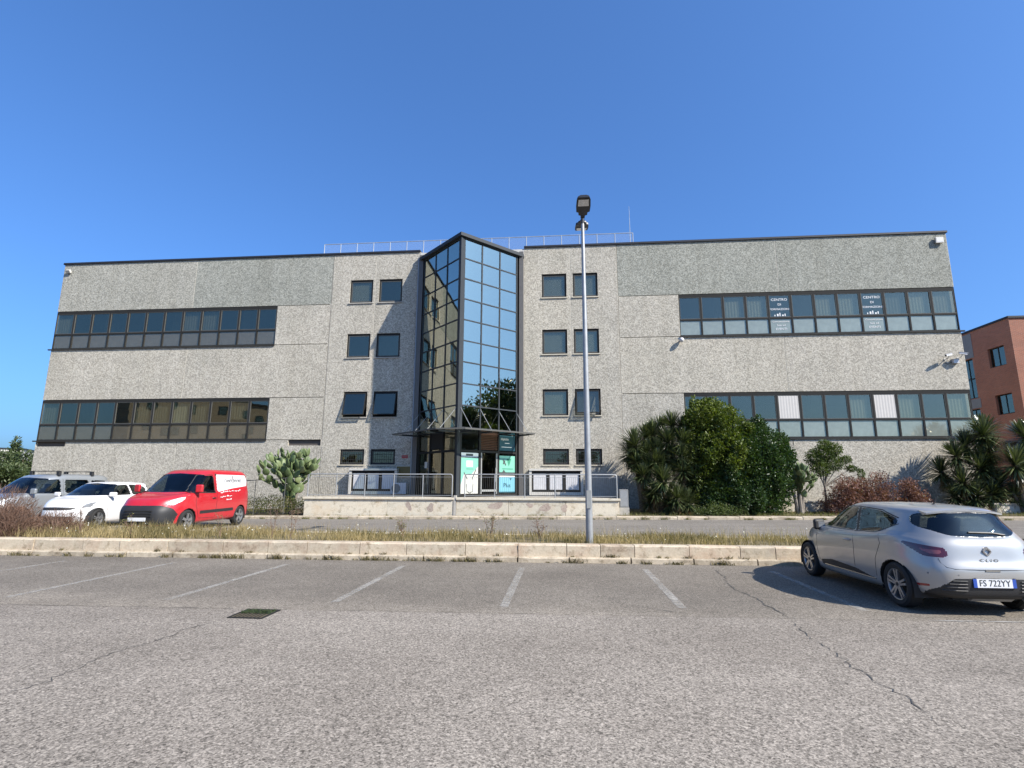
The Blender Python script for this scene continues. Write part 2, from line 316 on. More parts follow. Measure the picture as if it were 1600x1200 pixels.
# ------------------------------------------------------------------ mesh helpers
def link(o, parent=None):
    COL.objects.link(o)
    if parent is not None: o.parent = parent
    return o
def tag(o, label=None, cat=None, group=None, kind=None):
    if label: o['label'] = label
    if cat: o['category'] = cat
    if group: o['group'] = group
    if kind: o['kind'] = kind
    return o
def empty(name, loc=(0, 0, 0), rz=0.0, label=None, cat=None, group=None):
    o = bpy.data.objects.new(name, None); o.location = loc; o.rotation_euler = (0, 0, rz); o.empty_display_size = 0.3
    link(o); return tag(o, label, cat, group)
class MB:
    def __init__(s): s.v = []; s.f = []
    def add(s, vs, fs):
        b = len(s.v); s.v += [tuple(p) for p in vs]; s.f += [tuple(b+i for i in f) for f in fs]; return s
    def box(s, x0, x1, y0, y1, z0, z1):
        return s.add([(x0, y0, z0), (x1, y0, z0), (x1, y1, z0), (x0, y1, z0), (x0, y0, z1), (x1, y0, z1), (x1, y1, z1), (x0, y1, z1)],
                     [(0, 3, 2, 1), (4, 5, 6, 7), (0, 1, 5, 4), (1, 2, 6, 5), (2, 3, 7, 6), (3, 0, 4, 7)])
    def obox(s, c, ax, ay, az):
        """box from a centre and three half-axis vectors"""
        c, ax, ay, az = map(Vector, (c, ax, ay, az)); vs = []
        for k in (-1, 1):
            for i, j in ((-1, -1), (1, -1), (1, 1), (-1, 1)): vs.append(c+ax*i+ay*j+az*k)
        return s.add(vs, [(0, 3, 2, 1), (4, 5, 6, 7), (0, 1, 5, 4), (1, 2, 6, 5), (2, 3, 7, 6), (3, 0, 4, 7)])
    def bar(s, p, q, w, h=None, up=(0, 0, 1)):
        p, q = Vector(p), Vector(q); d = (q-p); L = d.length; d.normalize(); u = Vector(up)
        a = d.cross(u)
        if a.length < 1e-4: a = d.cross(Vector((1, 0, 0)))
        a.normalize(); b = a.cross(d); h = h or w
        return s.obox((p+q)/2, d*(L/2), a*(w/2), b*(h/2))
    def tube(s, pts, rs, n=8, cap=True):
        pts = [Vector(p) for p in pts]
        if isinstance(rs, (int, float)): rs = [rs]*len(pts)
        rings = []; prev = None; b0 = len(s.v)
        for i, p in enumerate(pts):
            d = (pts[min(i+1, len(pts)-1)]-pts[max(i-1, 0)]).normalized()
            a = prev if prev is not None else (Vector((1, 0, 0)) if abs(d.x) < 0.8 else Vector((0, 1, 0)))
            a = (a-d*a.dot(d)).normalized(); prev = a; b = d.cross(a)
            s.v += [tuple(p+(a*math.cos(t)+b*math.sin(t))*rs[i]) for t in (2*math.pi*k/n for k in range(n))]
        for i in range(len(pts)-1):
            for k in range(n):
                k2 = (k+1) % n; s.f.append((b0+i*n+k, b0+i*n+k2, b0+(i+1)*n+k2, b0+(i+1)*n+k))
        if cap:
            s.f.append(tuple(b0+k for k in range(n-1, -1, -1))); s.f.append(tuple(b0+(len(pts)-1)*n+k for k in range(n)))
        return s
    def lathe(s, prof, c=(0, 0, 0), n=24, axis='z'):
        b0 = len(s.v)
        for r, h in prof:
            for k in range(n):
                t = 2*math.pi*k/n; x, y, z = r*math.cos(t), r*math.sin(t), h
                if axis == 'y': x, y, z = x, z, y
                s.v.append((c[0]+x, c[1]+y, c[2]+z))
        for i in range(len(prof)-1):
            for k in range(n):
                k2 = (k+1) % n; s.f.append((b0+i*n+k, b0+i*n+k2, b0+(i+1)*n+k2, b0+(i+1)*n+k))
        return s
    def prism(s, poly, y0, y1):
        """polygon in x,z pushed along y"""
        n = len(poly); vs = [(x, y0, z) for x, z in poly]+[(x, y1, z) for x, z in poly]
        return s.add(vs, [tuple(range(n)), tuple(range(2*n-1, n-1, -1))]+[(i, i+n, (i+1) % n+n, (i+1) % n) for i in range(n)])
    def mesh(s, name, smooth=False):
        me = bpy.data.meshes.new(name); me.from_pydata(s.v, [], s.f)
        bm = bmesh.new(); bm.from_mesh(me); bmesh.ops.recalc_face_normals(bm, faces=bm.faces); bm.to_mesh(me); bm.free()
        if smooth:
            for p in me.polygons: p.use_smooth = True
            try: me.set_sharp_from_angle(angle=R(40))
            except Exception: pass
        me.update(); return me
    def build(s, name, mat, parent=None, smooth=False, **tg):
        me = s.mesh(name, smooth); me.materials.append(MT[mat] if isinstance(mat, str) else mat)
        o = bpy.data.objects.new(name, me); link(o, parent); return tag(o, **tg)
def place(me, name, parent=None, loc=(0, 0, 0), rot=None, mat=None):
    o = bpy.data.objects.new(name, me); o.location = loc
    if rot is not None: o.rotation_euler = rot
    if mat and not me.materials: me.materials.append(MT[mat])
    return link(o, parent)
def bevel(o, w=0.01, seg=2):
    m = o.modifiers.new('bevel', 'BEVEL'); m.width = w; m.segments = seg; m.limit_method = 'ANGLE'; m.angle_limit = R(40); return o
_tm = {}
def text_mesh(txt, size, extrude=0.001, sx=1.0):
    cu = bpy.data.curves.new('lettering', 'FONT'); cu.body = txt; cu.size = size; cu.extrude = extrude; cu.align_x = 'CENTER'; cu.align_y = 'CENTER'; cu.resolution_u = 3
    ob = bpy.data.objects.new('tmp_text', cu); COL.objects.link(ob)
    dg = bpy.context.evaluated_depsgraph_get(); me = bpy.data.meshes.new_from_object(ob.evaluated_get(dg))
    bpy.data.objects.remove(ob); bpy.data.curves.remove(cu); me.materials.clear(); me.name = 'lettering'
    return me
def text(txt, size, parent, loc, rot, mat, sx=1.0, name='lettering'):
    me = text_mesh(txt, size); me.materials.append(MT[mat])
    o = bpy.data.objects.new(name, me); o.location = loc; o.rotation_euler = rot; o.scale = (sx, 1, 1)
    return link(o, parent)
def mesh_np(name, V, Fq, mat, parent=None, tint=None, smooth=False):
    """bulk mesh from numpy: V (n,3), Fq (m,k) equal-size faces; tint per vertex"""
    me = bpy.data.meshes.new(name); n, k = Fq.shape
    me.vertices.add(len(V)); me.vertices.foreach_set('co', np.ascontiguousarray(V, np.float32).ravel())
    me.loops.add(n*k); me.loops.foreach_set('vertex_index', np.ascontiguousarray(Fq, np.int32).ravel())
    me.polygons.add(n); me.polygons.foreach_set('loop_start', np.arange(0, n*k, k, dtype=np.int32))
    if smooth: me.polygons.foreach_set('use_smooth', np.ones(n, bool))
    if tint is not None:
        a = me.attributes.new('tint', 'FLOAT', 'POINT'); a.data.foreach_set('value', np.ascontiguousarray(tint, np.float32))
    me.update(calc_edges=True); me.materials.append(MT[mat])
    o = bpy.data.objects.new(name, me); return link(o, parent)

# ------------------------------------------------------------------ the ground
def sheet(name, pts, mat, label=None, parent=None, kind='structure'):
    b = MB(); b.add(pts, [tuple(range(len(pts)))]); o = b.build(name, mat, parent)
    if parent is None: tag(o, kind=kind, label=label)
    return o
KS = math.tan(R(1.35))                       # the near kerb runs at a slight angle to the facade
def kv(u): return -16.42+KS*(u-1.4)
def seam_v(u): return -20.93+0.036*(u-3)
def rz(u, v=-5.0): return 0.10+0.008*max(-30, min(30, u))+0.016*max(0, -5-v)   # far road falls gently to the left, rises to the strip
sheet('ground', [(-900, -700, -0.06), (900, -700, -0.06), (900, 1500, -0.06), (-900, 1500, -0.06)], 'dry_soil', 'bare dry ground reaching to the horizon')
lot = sheet('parking_lane', [(-60, -75, 0), (70, -75, 0), (70, seam_v(70), 0), (-60, seam_v(-60), 0)], 'asphalt_lane', 'bleached coarse asphalt of the car park lane')
bays = sheet('parking_bays', [(-60, seam_v(-60), 0.0), (70, seam_v(70), 0.0), (70, kv(70)+0.2, 0.0), (-60, kv(-60)+0.2, 0.0)], 'asphalt_bay', 'darker asphalt of the parking bays')
# far road as a strip bent to follow its fall
us = [-60, -30, 30, 70]
b = MB()
for i, u in enumerate(us): b.v += [(u, -13.6, rz(u, -13.6)), (u, -4.8, rz(u))]
for i in range(3): b.f.append((2*i, 2*i+2, 2*i+3, 2*i+1))
b.build('road', 'asphalt_road', kind='structure', label='grey asphalt road in front of the office building')
# bay lines and lane details
for u in (-10.47, -8.03, -5.59, -3.15, -0.71, 1.73, 4.15, 6.58, 9.0, 11.45, 13.9):
    v0, v1 = kv(u)-0.72, seam_v(u)+0.35+0.25*random.random()
    sheet('bay_line', [(u-0.06, v1, 0.004), (u+0.06, v1, 0.004), (u+0.06, v0, 0.004), (u-0.06, v0, 0.004)], 'worn_paint', parent=bays)
def crack(name, pts, w, parent, z=0.005, jit=0.02, mat='black_plastic'):
    P = []
    for (a, c), (d, e) in zip(pts[:-1], pts[1:]):
        L = math.hypot(d-a, e-c); k = max(2, int(L/0.07))
        P += [(a+(d-a)*i/k+random.gauss(0, jit), c+(e-c)*i/k+random.gauss(0, jit*0.4)) for i in range(k)]
    P.append(pts[-1]); b = MB(); n = len(P)
    for i, (x, y) in enumerate(P):
        x0, y0 = P[max(i-1, 0)]; x1, y1 = P[min(i+1, n-1)]; dx, dy = x1-x0, y1-y0; L = math.hypot(dx, dy) or 1
        ww = w*(0.35+0.9*random.random())*(1 if 2 < i < n-3 else 0.3)
        b.v += [(x-dy/L*ww, y+dx/L*ww, z), (x+dy/L*ww, y-dx/L*ww, z)]
    for i in range(n-1): b.f.append((2*i, 2*i+1, 2*i+3, 2*i+2))
    return b.build(name, mat, parent)
simple('crack_fill', (0.075, 0.072, 0.066), 0.95)
simple('seam_pale', (0.36, 0.345, 0.325), 0.9, vary=0.2)
crack('crack', [(7.93, -16.75), (7.9, -17.61), (7.70, -18.83), (7.82, -19.54), (7.80, -20.27), (7.81, -20.72)], 0.009, bays, mat='crack_fill')
crack('crack', [(7.81, -20.8), (7.67, -21.68), (7.69, -22.13), (7.65, -22.57), (7.65, -22.92), (7.67, -23.39), (7.60, -23.7)], 0.0055, lot, mat='crack_fill')
crack('crack', [(0.80, -21.5), (0.63, -21.92), (0.62, -22.5), (0.52, -22.88), (0.55, -23.34), (0.58, -23.73), (0.47, -24.1)], 0.006, lot, mat='crack_fill')
crack('crack', [(-6, seam_v(-6)+0.04), (-2.79, seam_v(-2.8)+0.03), (0.7, seam_v(0.7)+0.02)], 0.006, bays, jit=0.008, mat='crack_fill')
crack('crack', [(1.4, seam_v(1.4)+0.02), (4.3, seam_v(4.3)+0.02), (6.8, seam_v(6.8)+0.02), (9.5, seam_v(9.5)+0.02)], 0.004, bays, jit=0.008, mat='crack_fill')
crack('crack', [(5.9, -20.2), (6.25, -20.45), (6.6, -20.62)], 0.007, bays, mat='crack_fill')
crack('crack', [(9.5, seam_v(9.5)+0.03), (12.5, seam_v(12.5)+0.03)], 0.02, bays, jit=0.012, mat='seam_pale')
# sunken drain: a frame, bars and the weeds inside it
dr = empty('drain_grate', (1.0, -21.24, 0), 0, 'square sunken drain grate with weeds in the asphalt', 'drain'); dr.scale = (0.86, 0.86, 1)
b = MB(); b.box(-0.27, 0.27, -0.27, -0.235, -0.02, 0.010); b.box(-0.27, 0.27, 0.235, 0.27, -0.02, 0.010); b.box(-0.27, -0.235, -0.234, 0.234, -0.02, 0.010); b.box(0.235, 0.27, -0.234, 0.234, -0.02, 0.010)
b.build('frame', 'frame_dark', dr)
MB().box(-0.234, 0.234, -0.234, 0.234, 0.003, 0.005).build('pit', 'soil', dr)
gb = MB().box(-0.008, 0.008, -0.234, 0.234, -0.004, 0.012).mesh('bar')
for k in range(-3, 4): place(gb, 'bar', dr, (k*0.06, 0, 0), mat='frame_dark')

# ------------------------------------------------------------------ near island with two courses of kerb stones
isl = MB(); us = np.linspace(-40, 60, 60)
for u in us: isl.v += [(u, kv(u)+0.25, 0.345), (u, -13.5, 0.30+0.0*u)]
for i in range(len(us)-1): isl.f.append((2*i, 2*i+2, 2*i+3, 2*i+1))
island = isl.build('island', 'dry_soil', kind='structure', label='weedy strip of earth between the kerb and the road')
kerb = empty('kerb', (0, 0, 0)); tag(kerb, 'two stepped courses of worn travertine kerb stones', None, None, 'structure')
def stone(name, L, d, h, mat, n=5, rough=0.006):
    """kerb stone with slightly uneven, chipped edges; front at y=0, grows to +y"""
    b = MB(); ring = []
    for i in range(n+1):
        x = -L/2+L*i/n; j = lambda s=rough: random.uniform(-s, s)
        c = 0.02+abs(random.gauss(0, rough*1.5))
        b.v += [(x, j(), -0.05), (x, j(), h-c), (x, c+j(), h+j(0.003)), (x, d, h), (x, d, -0.05)]
    for i in range(n):
        for k in range(5):
            k2 = (k+1) % 5; b.f.append((i*5+k, (i+1)*5+k, (i+1)*5+k2, i*5+k2))
    b.f += [tuple(range(5)), tuple(n*5+k for k in range(4, -1, -1))]
    me = b.mesh(name); me.materials.append(MT[mat]); return me
up_m = [stone('kerb_stone', 1.0, 0.30, 0.25, 'kerb_stone') for _ in range(5)]
lo_m = [stone('lower_kerb_stone', 1.0, 0.16, 0.115, 'kerb_low') for _ in range(5)]
u = -11.6
while u < 30:
    L = random.choice((1.05, 1.15, 1.3, 1.2, 0.72, 0.9))
    if u < -7.9 or u > 14.5: L = 2.2
    o = place(random.choice(up_m), 'kerb_stone', kerb, (u+L/2, kv(u+L/2)+0.10+random.uniform(-0.008, 0.008), 0.112), (0, random.uniform(-0.004, 0.004), math.atan(KS)))
    o.scale = (L-0.013, 1, 1); u += L
u = -11.9
while u < 30:
    L = random.choice((0.95, 1.1, 1.3)) if -8 < u < 14.5 else 2.4
    o = place(random.choice(lo_m), 'lower_kerb_stone', kerb, (u+L/2, kv(u+L/2)+random.uniform(-0.012, 0.012), 0.0), (0, random.uniform(-0.006, 0.006), math.atan(KS)))
    o.scale = (L-0.03, 1, 1); u += L
bk = empty('island_back_kerb'); tag(bk, 'low pale kerb along the far side of the weedy strip', None, None, 'structure')
bm_ = stone('kerb_stone', 1.0, 0.14, 0.10, 'kerb_low')
for k in range(26):
    o = place(bm_, 'kerb_stone', bk, (-18+k*1.5+0.75, -13.62, 0.22), None); o.scale = (1.485, 1, 1)

# ------------------------------------------------------------------ pavement and planting beds before the building
pv = empty('pavement'); tag(pv, 'narrow pale pavement edge below the terrace wall', None, None, 'structure')
pm = [stone('kerb_stone', 1.0, 0.5, 0.125, 'kerb_low', 4, 0.010) for _ in range(4)]
for k in range(44):
    u = -24+k*1.25; o = place(pm[k % 4], 'kerb_stone', pv, (u+0.62, -4.92+random.uniform(-0.012, 0.012), rz(u+0.6)), (0, 0, 0)); o.scale = (1.235, 1, 1)
def bed(name, u0, u1, v0, v1, dz, label):
    b = MB(); nu, nv = 24, 8
    for i in range(nu+1):
        for j in range(nv+1):
            u = u0+(u1-u0)*i/nu; v = v0+(v1-v0)*j/nv
            b.v.append((u, v, rz(u)+0.10+dz*j/nv+random.uniform(-0.015, 0.02)))
    for i in range(nu):
        for j in range(nv): a = i*(nv+1)+j; b.f.append((a, a+nv+1, a+nv+2, a+1))
    return b.build(name, 'soil', kind='structure', label=label, smooth=True)
bed('planting_bed', -30, -6.83, -4.45, 0.0, 0.12, 'planted earth bed left of the terrace')
bed('planting_bed', 7.46, 60, -4.45, 0.0, 0.12, 'planted earth bed right of the terrace')

# ------------------------------------------------------------------ the office building
BLD = empty('office_building', (0, 0, 0), 0, 'wide grey concrete-panel office building with central glass stair tower', 'building')
U0, U1, U2_, U3, U4, U5 = 25.394, 16.682, 8.167, 5.578, 2.99, 11.394
Z0, Z1, Z2, Z3, Z4, Z5 = 0.15, 3.956, 6.332, 9.407, 11.754, 14.77
G = 0.017
def panel(x0, x1, z0, z1, mat, holes=(), t=0.18, y=0.0):
    """concrete panel with real openings; front at y, reveals go back by t"""
    if x0 > x1: x0, x1 = x1, x0
    holes = [(min(a, c), max(a, c), e, f) for a, c, e, f in holes]
    xs = sorted({x0, x1, *[h[0] for h in holes], *[h[1] for h in holes]}); zs = sorted({z0, z1, *[h[2] for h in holes], *[h[3] for h in holes]})
    xs = [x for x in xs if x0 <= x <= x1]; zs = [z for z in zs if z0 <= z <= z1]
    b = MB()
    def solid(i, j):
        if not (0 <= i < len(xs)-1 and 0 <= j < len(zs)-1): return False
        cx, cz = (xs[i]+xs[i+1])/2, (zs[j]+zs[j+1])/2
        return not any(h[0] < cx < h[1] and h[2] < cz < h[3] for h in holes)
    for i in range(len(xs)-1):
        for j in range(len(zs)-1):
            if not solid(i, j): continue
            a, c, e, f = xs[i], xs[i+1], zs[j], zs[j+1]
            b.add([(a, y, e), (c, y, e), (c, y, f), (a, y, f)], [(0, 1, 2, 3)])
            for di, dj, p, q in ((-1, 0, (a, e), (a, f)), (1, 0, (c, e), (c, f)), (0, -1, (a, e), (c, e)), (0, 1, (a, f), (c, f))):
                if not solid(i+di, j+dj): b.add([(p[0], y, p[1]), (q[0], y, q[1]), (q[0], y+t, q[1]), (p[0], y+t, p[1])], [(0, 1, 2, 3)])
    return b.build('concrete_panel', mat, BLD)
WR = [(11.79, 13.18), (8.56, 9.95), (5.19, 6.62), (2.60, 3.43)]     # window rows of the middle blocks
WC = [(3.995, 5.36), (5.72, 7.08)]
for s in (-1, 1):
    q = lambda a, c: (min(s*a, s*c), max(s*a, s*c))
    for (a, c) in ((U2_, U1), (U1, U0)):
        x0, x1 = q(a, c); panel(x0+G, x1-G, Z4+G, Z5, 'panel_mid' if (s < 0 and a == U1) else 'panel_dark')
        panel(x0+G, x1-G, Z2+G, Z3-G, 'panel_light')
        hol = []
        if s < 0 and a == U2_: hol = [(-10.11, x1-G-0.001, 3.64, 3.957)]
        if s < 0 and a == U1: hol = [(x0+G+0.001, -23.52, 3.62, 3.957)]
        panel(x0+G, x1-G, Z0, Z1-G, 'panel_light', hol)
    x0, x1 = q(U2_, U5)
    panel(x0+G, x1-G, Z3+G, Z4-G, 'panel_light'); panel(x0+G, x1-G, Z1+G, Z2-G, 'panel_light')
    for (a, c), (w0, w1) in (((U3, U2_), WC[1]), ((U4, U3), WC[0])):
        x0, x1 = q(a, c); h0, h1 = q(w0, w1)
        hl = [(h0, h1, r0, r1) for r0, r1 in WR]
        panel(x0+G, x1-G, Z0, Z5, 'panel_light', hl, 0.2)
# slots left open under the ribbon window, backed by dark recesses
for a, c in ((-10.11, -8.18), (-25.38, -23.52)): MB().box(a, c, 0.14, 0.17, 3.62, 3.957).build('vent_slot', 'slot_grey', BLD)
# backing behind the joints, flank walls, roof, floors inside
b = MB()
for s in (-1, 1):
    q = lambda a, c: (min(s*a, s*c), max(s*a, s*c))
    for a, c, z0, z1 in ((U2_, U0, Z4, Z5), (U2_, U0, Z2, Z3), (U2_, U0, Z0, Z1-0.36), (U2_, U5, Z3, Z4), (U2_, U5, Z1, Z2)):
        x0, x1 = q(a, c); b.box(x0, x1, 0.008, 0.06, z0+0.02, z1-0.02)
    for a in (U2_, U3, U4):
        x0, x1 = s*a-0.06, s*a+0.06; b.box(x0, x1, 0.008, 0.06, Z0, Z5-0.02)
b.build('joint_sealant', 'sealant', BLD)
b = MB()
for s in (-1, 1):
    x0, x1 = sorted((s*(U0-0.20), s*U0)); b.box(x0, x1, 0.185, 22, Z0, Z5)
b.box(-U0+0.21, U0-0.21, 21.8, 22, Z0, Z5)
b.build('flank_wall', 'concrete', BLD)
MB().box(-U0+0.21, U0-0.21, 0.21, 21.8, Z5-0.35, Z5-0.05).build('roof', 'concrete', BLD)
for z in (1.0, 4.6, 7.95, 11.2):
    MB().box(-7.9, -3.1, 0.22, 5.5, z-0.12, z).build('floor_slab', 'interior', BLD); MB().box(3.1, 7.9, 0.22, 5.5, z-0.12, z).build('floor_slab', 'interior', BLD)
for s in (-1, 1):
    x0, x1 = sorted((s*11.3, s*(U0-0.22)))
    for z in (3.05, 6.75, 8.5, 12.2): MB().box(x0, x1, 0.24, 7.0, z-0.2, z).build('floor_slab', 'interior', BLD)
    MB().box(min(s*11.1, s*11.3), max(s*11.1, s*11.3), 0.24, 7, 2.5, 12.4).build('partition', 'interior', BLD)
b = MB(); b.box(-U0+0.22, U0-0.22, 7.0, 7.2, 0.2, 14.4)
for x in (-23, -18.5, -14, 14, 18.5, 23): b.box(x-0.25, x+0.25, 1.2, 1.7, 3.05, 12.2)
b.build('inner_wall', 'interior', BLD)
b = MB(); b.box(-8.05, -7.9, 0.22, 7, 0.2, 14.3); b.box(7.9, 8.05, 0.22, 7, 0.2, 14.3); b.box(-3.1, -2.95, 0.3, 7, 0.2, 14.3); b.box(2.95, 3.1, 0.3, 7, 0.2, 14.3)
b.build('partition', 'interior_dark', BLD)
for s in (-1, 1):
    x0, x1 = sorted((s*3.0, s*(U0+0.06)))
    MB().box(x0, x1, -0.07, 0.32, Z5, Z5+0.12).build('coping', 'coping', BLD)
MB().box(-3.0, 3.0, 0.0, 0.3, Z5-0.55, Z5-0.05).build('link_wall', 'white_paint', BLD)

# ribbon windows: one frame each; panes, sashes, blinds and sills as sub-parts
def ribbon(x0, x1, z0, z1, blinds, side):
    n = 12; w = (x1-x0)/n; zt = z0+(z1-z0)*0.385
    b = MB(); y0, y1 = 0.02, 0.11; fr = 0.042
    b.box(x0+0.004, x1-0.004, y0, y1, z1-0.16, z1-0.004); b.box(x0+0.004, x1-0.004, y0, y1, z0+0.004, z0+0.07)
    for i in range(n+1):
        x = x0+w*i; a, c = x-fr, x+fr
        if i == 0: a, c = x0+0.004, x0+fr
        if i == n: a, c = x1-fr, x1-0.004
        b.box(a, c, y0+0.002, y1, z0+0.07, z1-0.16)
        if i < n: b.box(x+fr, x+w-fr, y0+0.004, y1, zt-0.045, zt+0.045)
    wnd = b.build('ribbon_window', 'frame_dark', BLD)
    pane = {}
    def pn(h, gm='office_glass'):
        k = round(h, 3)
        if k not in pane: me = MB().box(-w/2+fr, w/2-fr, -0.004, 0.004, -h/2, h/2).mesh('pane'); me.materials.append(MT[gm]); pane[k] = me
        return pane[k]
    hu, hl = (z1-0.16)-(zt+0.045), (zt-0.045)-(z0+0.07)
    sb = MB(); a = w/2-fr; t = 0.032
    for (p, q, r, s_) in ((-a, a, -hu/2, -hu/2+t), (-a, a, hu/2-t, hu/2), (-a, -a+t, -hu/2+t, hu/2-t), (a-t, a, -hu/2+t, hu/2-t)): sb.box(p, q, -0.02, 0.02, r, s_)
    sash = sb.mesh('sash'); sash.materials.append(MT['sash_grey'])
    bl = {}
    for i in range(n):
        xc = x0+w*(i+0.5)
        o = place(pn(hu), 'pane', wnd, (xc, 0.066, zt+0.045+hu/2)); o.rotation_euler = (random.gauss(0, 0.004), 0, random.gauss(0, 0.004))
        o = place(pn(hl, 'frosted_pale' if side > 0 else 'frosted_brown'), 'pane', wnd, (xc, 0.070, z0+0.07+hl/2)); o.rotation_euler = (random.gauss(0, 0.004), 0, random.gauss(0, 0.004))
        place(sash, 'sash', wnd, (xc, 0.05, zt+0.045+hu/2))
        kind = blinds.get(i)
        if kind:
            mname, frac = kind; H = (z1-z0-0.25)*frac
            bb = MB(); ns = 14
            for k in range(ns):      # vertical folds
                xa, xb = -a+2*a*k/ns, -a+2*a*(k+1)/ns
                bb.add([(xa, 0.02*(k % 2), -H), (xb, 0.02*((k+1) % 2), -H), (xb, 0.02*((k+1) % 2), 0), (xa, 0.02*(k % 2), 0)], [(0, 1, 2, 3)])
            o = bb.build('blind', mname, wnd); o.location = (xc, 0.17 if frac != 0.6 or mname != 'blind_white' else 0.036, z1-0.14)
            if frac == 0.6 and mname == 'blind_white': o.scale = (0.9, 0.3, (hu-0.08)/H); o.location.z = z1-0.2
    b = MB(); b.box(x0-0.16 if side < 0 else x0-0.02, x1+0.02 if side < 0 else x1+0.16, -0.07, 0.018, z0-0.065, z0+0.004)
    b.build('sill', 'grey_fascia' if False else 'frame_bronze', wnd)
    return wnd, w, zt
wl_u, *_ = ribbon(-U0, -U5, Z3, Z4, {0: ('curtain', 1), 7: ('curtain', 1), 8: ('curtain', 0.9)}, -1)
wl_l, *_ = ribbon(-U0, -U5, Z1, Z2, {0: ('curtain', 1), 5: ('curtain', 1), 6: ('curtain', 0.6), 7: ('blind_grey', 1), 8: ('curtain', 1), 10: ('curtain', 0.5)}, -1)
wr_u, wW, zt = ribbon(U5, U0, Z3, Z4, {2: ('blind_grey', 1), 3: ('blind_grey', 1), 6: ('blind_grey', 1), 7: ('blind_grey', 1), 9: ('curtain', 1), 10: ('blind_grey', 1), 11: ('blind_white', 1)}, 1)
wr_l, *_ = ribbon(U5, U0, Z1, Z2, {4: ('blind_white', 0.6), 7: ('blind_grey', 1), 8: ('blind_white', 0.6), 9: ('blind_grey', 1), 11: ('blind_grey', 1)}, 1)
for i in (4, 8):
    xc = U5+wW*(i+0.5); ru = (R(90), 0, 0)
    for s_, z, sz in (('CENTRO', 11.33, 0.19), ('DI', 11.06, 0.17), ('FORMAZIONE', 10.80, 0.155)): text(s_, sz, wr_u, (xc, 0.055, z), ru, 'letter_white', 1.1)
    for s_, z, sz in (('Comunicazione', 10.12, 0.125), ('Sale ed', 9.92, 0.14), ('EVENTI', 9.71, 0.16)): text(s_, sz, wr_u, (xc, 0.055, z), ru, 'letter_white', 1.1)
    b = MB()
    for k in range(5): b.box(xc-0.3+k*0.13, xc-0.25+k*0.13+0.03*(k % 2), 0.054, 0.056, 10.42, 10.5+0.05*((k*7) % 3))
    b.build('lettering', 'letter_white', wr_u)

# windows of the middle blocks
def small_window(xc, w, z0, z1, sill_mat, barred=False, open_deg=0, blind=None):
    b = MB(); t = 0.06; x0, x1 = xc-w/2, xc+w/2; e = 0.003
    for a, c, p, q in ((x0+e, x1-e, z0+e, z0+t), (x0+e, x1-e, z1-t*1.5, z1-e), (x0+e, x0+t, z0+t, z1-t*1.5), (x1-t, x1-e, z0+t, z1-t*1.5)): b.box(a, c, 0.05, 0.13, p, q)
    wn_ = b.build('window', 'frame_dark', BLD)
    iw, ih = w-2*t-0.01, (z1-t*1.5)-(z0+t)-0.01
    sb = MB(); s = 0.045
    for a, c, p, q in ((-iw/2, iw/2, -ih, -ih+s), (-iw/2, iw/2, -s, 0), (-iw/2, -iw/2+s, -ih+s, -s), (iw/2-s, iw/2, -ih+s, -s)): sb.box(a, c, -0.02, 0.02, p, q)
    o = sb.build('sash', 'sash_grey' if not open_deg else 'frame_dark', wn_); o.location = (xc, 0.085 if not open_deg else 0.03, z1-t*1.5-0.005); o.rotation_euler = (-R(open_deg), 0, 0)
    p_ = MB().box(-iw/2+s, iw/2-s, -0.004, 0.004, -ih+s, -s).build('pane', 'office_glass', wn_); p_.location = o.location; p_.rotation_euler = o.rotation_euler
    if open_deg:   # the casement's dark hood seen around the tilted sash
        for k in (-1, 1):
            MB().bar((xc+k*(iw/2+0.02), 0.03, z1-0.62), (xc+k*(iw/2+0.02), 0.03-math.sin(R(open_deg))*ih*0.75, z1-0.12-math.cos(R(open_deg))*ih*0.75), 0.012, 0.03).build('stay', 'frame_dark', wn_)
    MB().box(x0-0.05, x1+0.05, -0.06, 0.045, z0-0.055, z0-0.003).build('sill', sill_mat, wn_)
    if blind:
        bb = MB(); n = int((z1-z0)/0.06)
        for k in range(n): bb.obox((xc, 0.16, z1-0.12-k*0.055), (iw/2, 0, 0), (0, 0.009, 0.026), (0, 0.001, 0.0))
        bb.build('blind', blind, wn_)
    if barred:
        bm1 = MB().tube([(0, 0, z0+0.02), (0, 0, z1-0.02)], 0.009, 6).mesh('security_bar'); bm1.materials.append(MT['black_plastic'])
        k = 11
        for i in range(1, k): place(bm1, 'security_bar', wn_, (x0+w*i/k, 0.03, 0))
        for z in (z0+(z1-z0)*0.33, z0+(z1-z0)*0.66): MB().tube([(x0+0.01, 0.03, z), (x1-0.01, 0.03, z)], 0.009, 6).build('security_bar', 'black_plastic', wn_)
    return wn_
for s in (-1, 1):
    for ci, (a, c) in enumerate(WC):
        xc = s*(a+c)/2
        for ri, (r0, r1) in enumerate(WR):
            od = 0
            if ri == 2 and (s < 0 or ci == 1): od = 13
            small_window(xc, c-a-0.006, r0, r1, 'frame_cream' if ri == 3 or s > 0 else 'concrete', ri == 3, od, {(-1, 1, 0): 'blind_grey', (1, 0, 0): 'blind_grey', (1, 0, 1): 'blind_grey', (1, 1, 0): 'blind_grey', (1, 1, 1): 'blind_grey', (1, 0, 2): 'blind_grey', (1, 1, 2): 'curtain'}.get((s, ci, ri)))

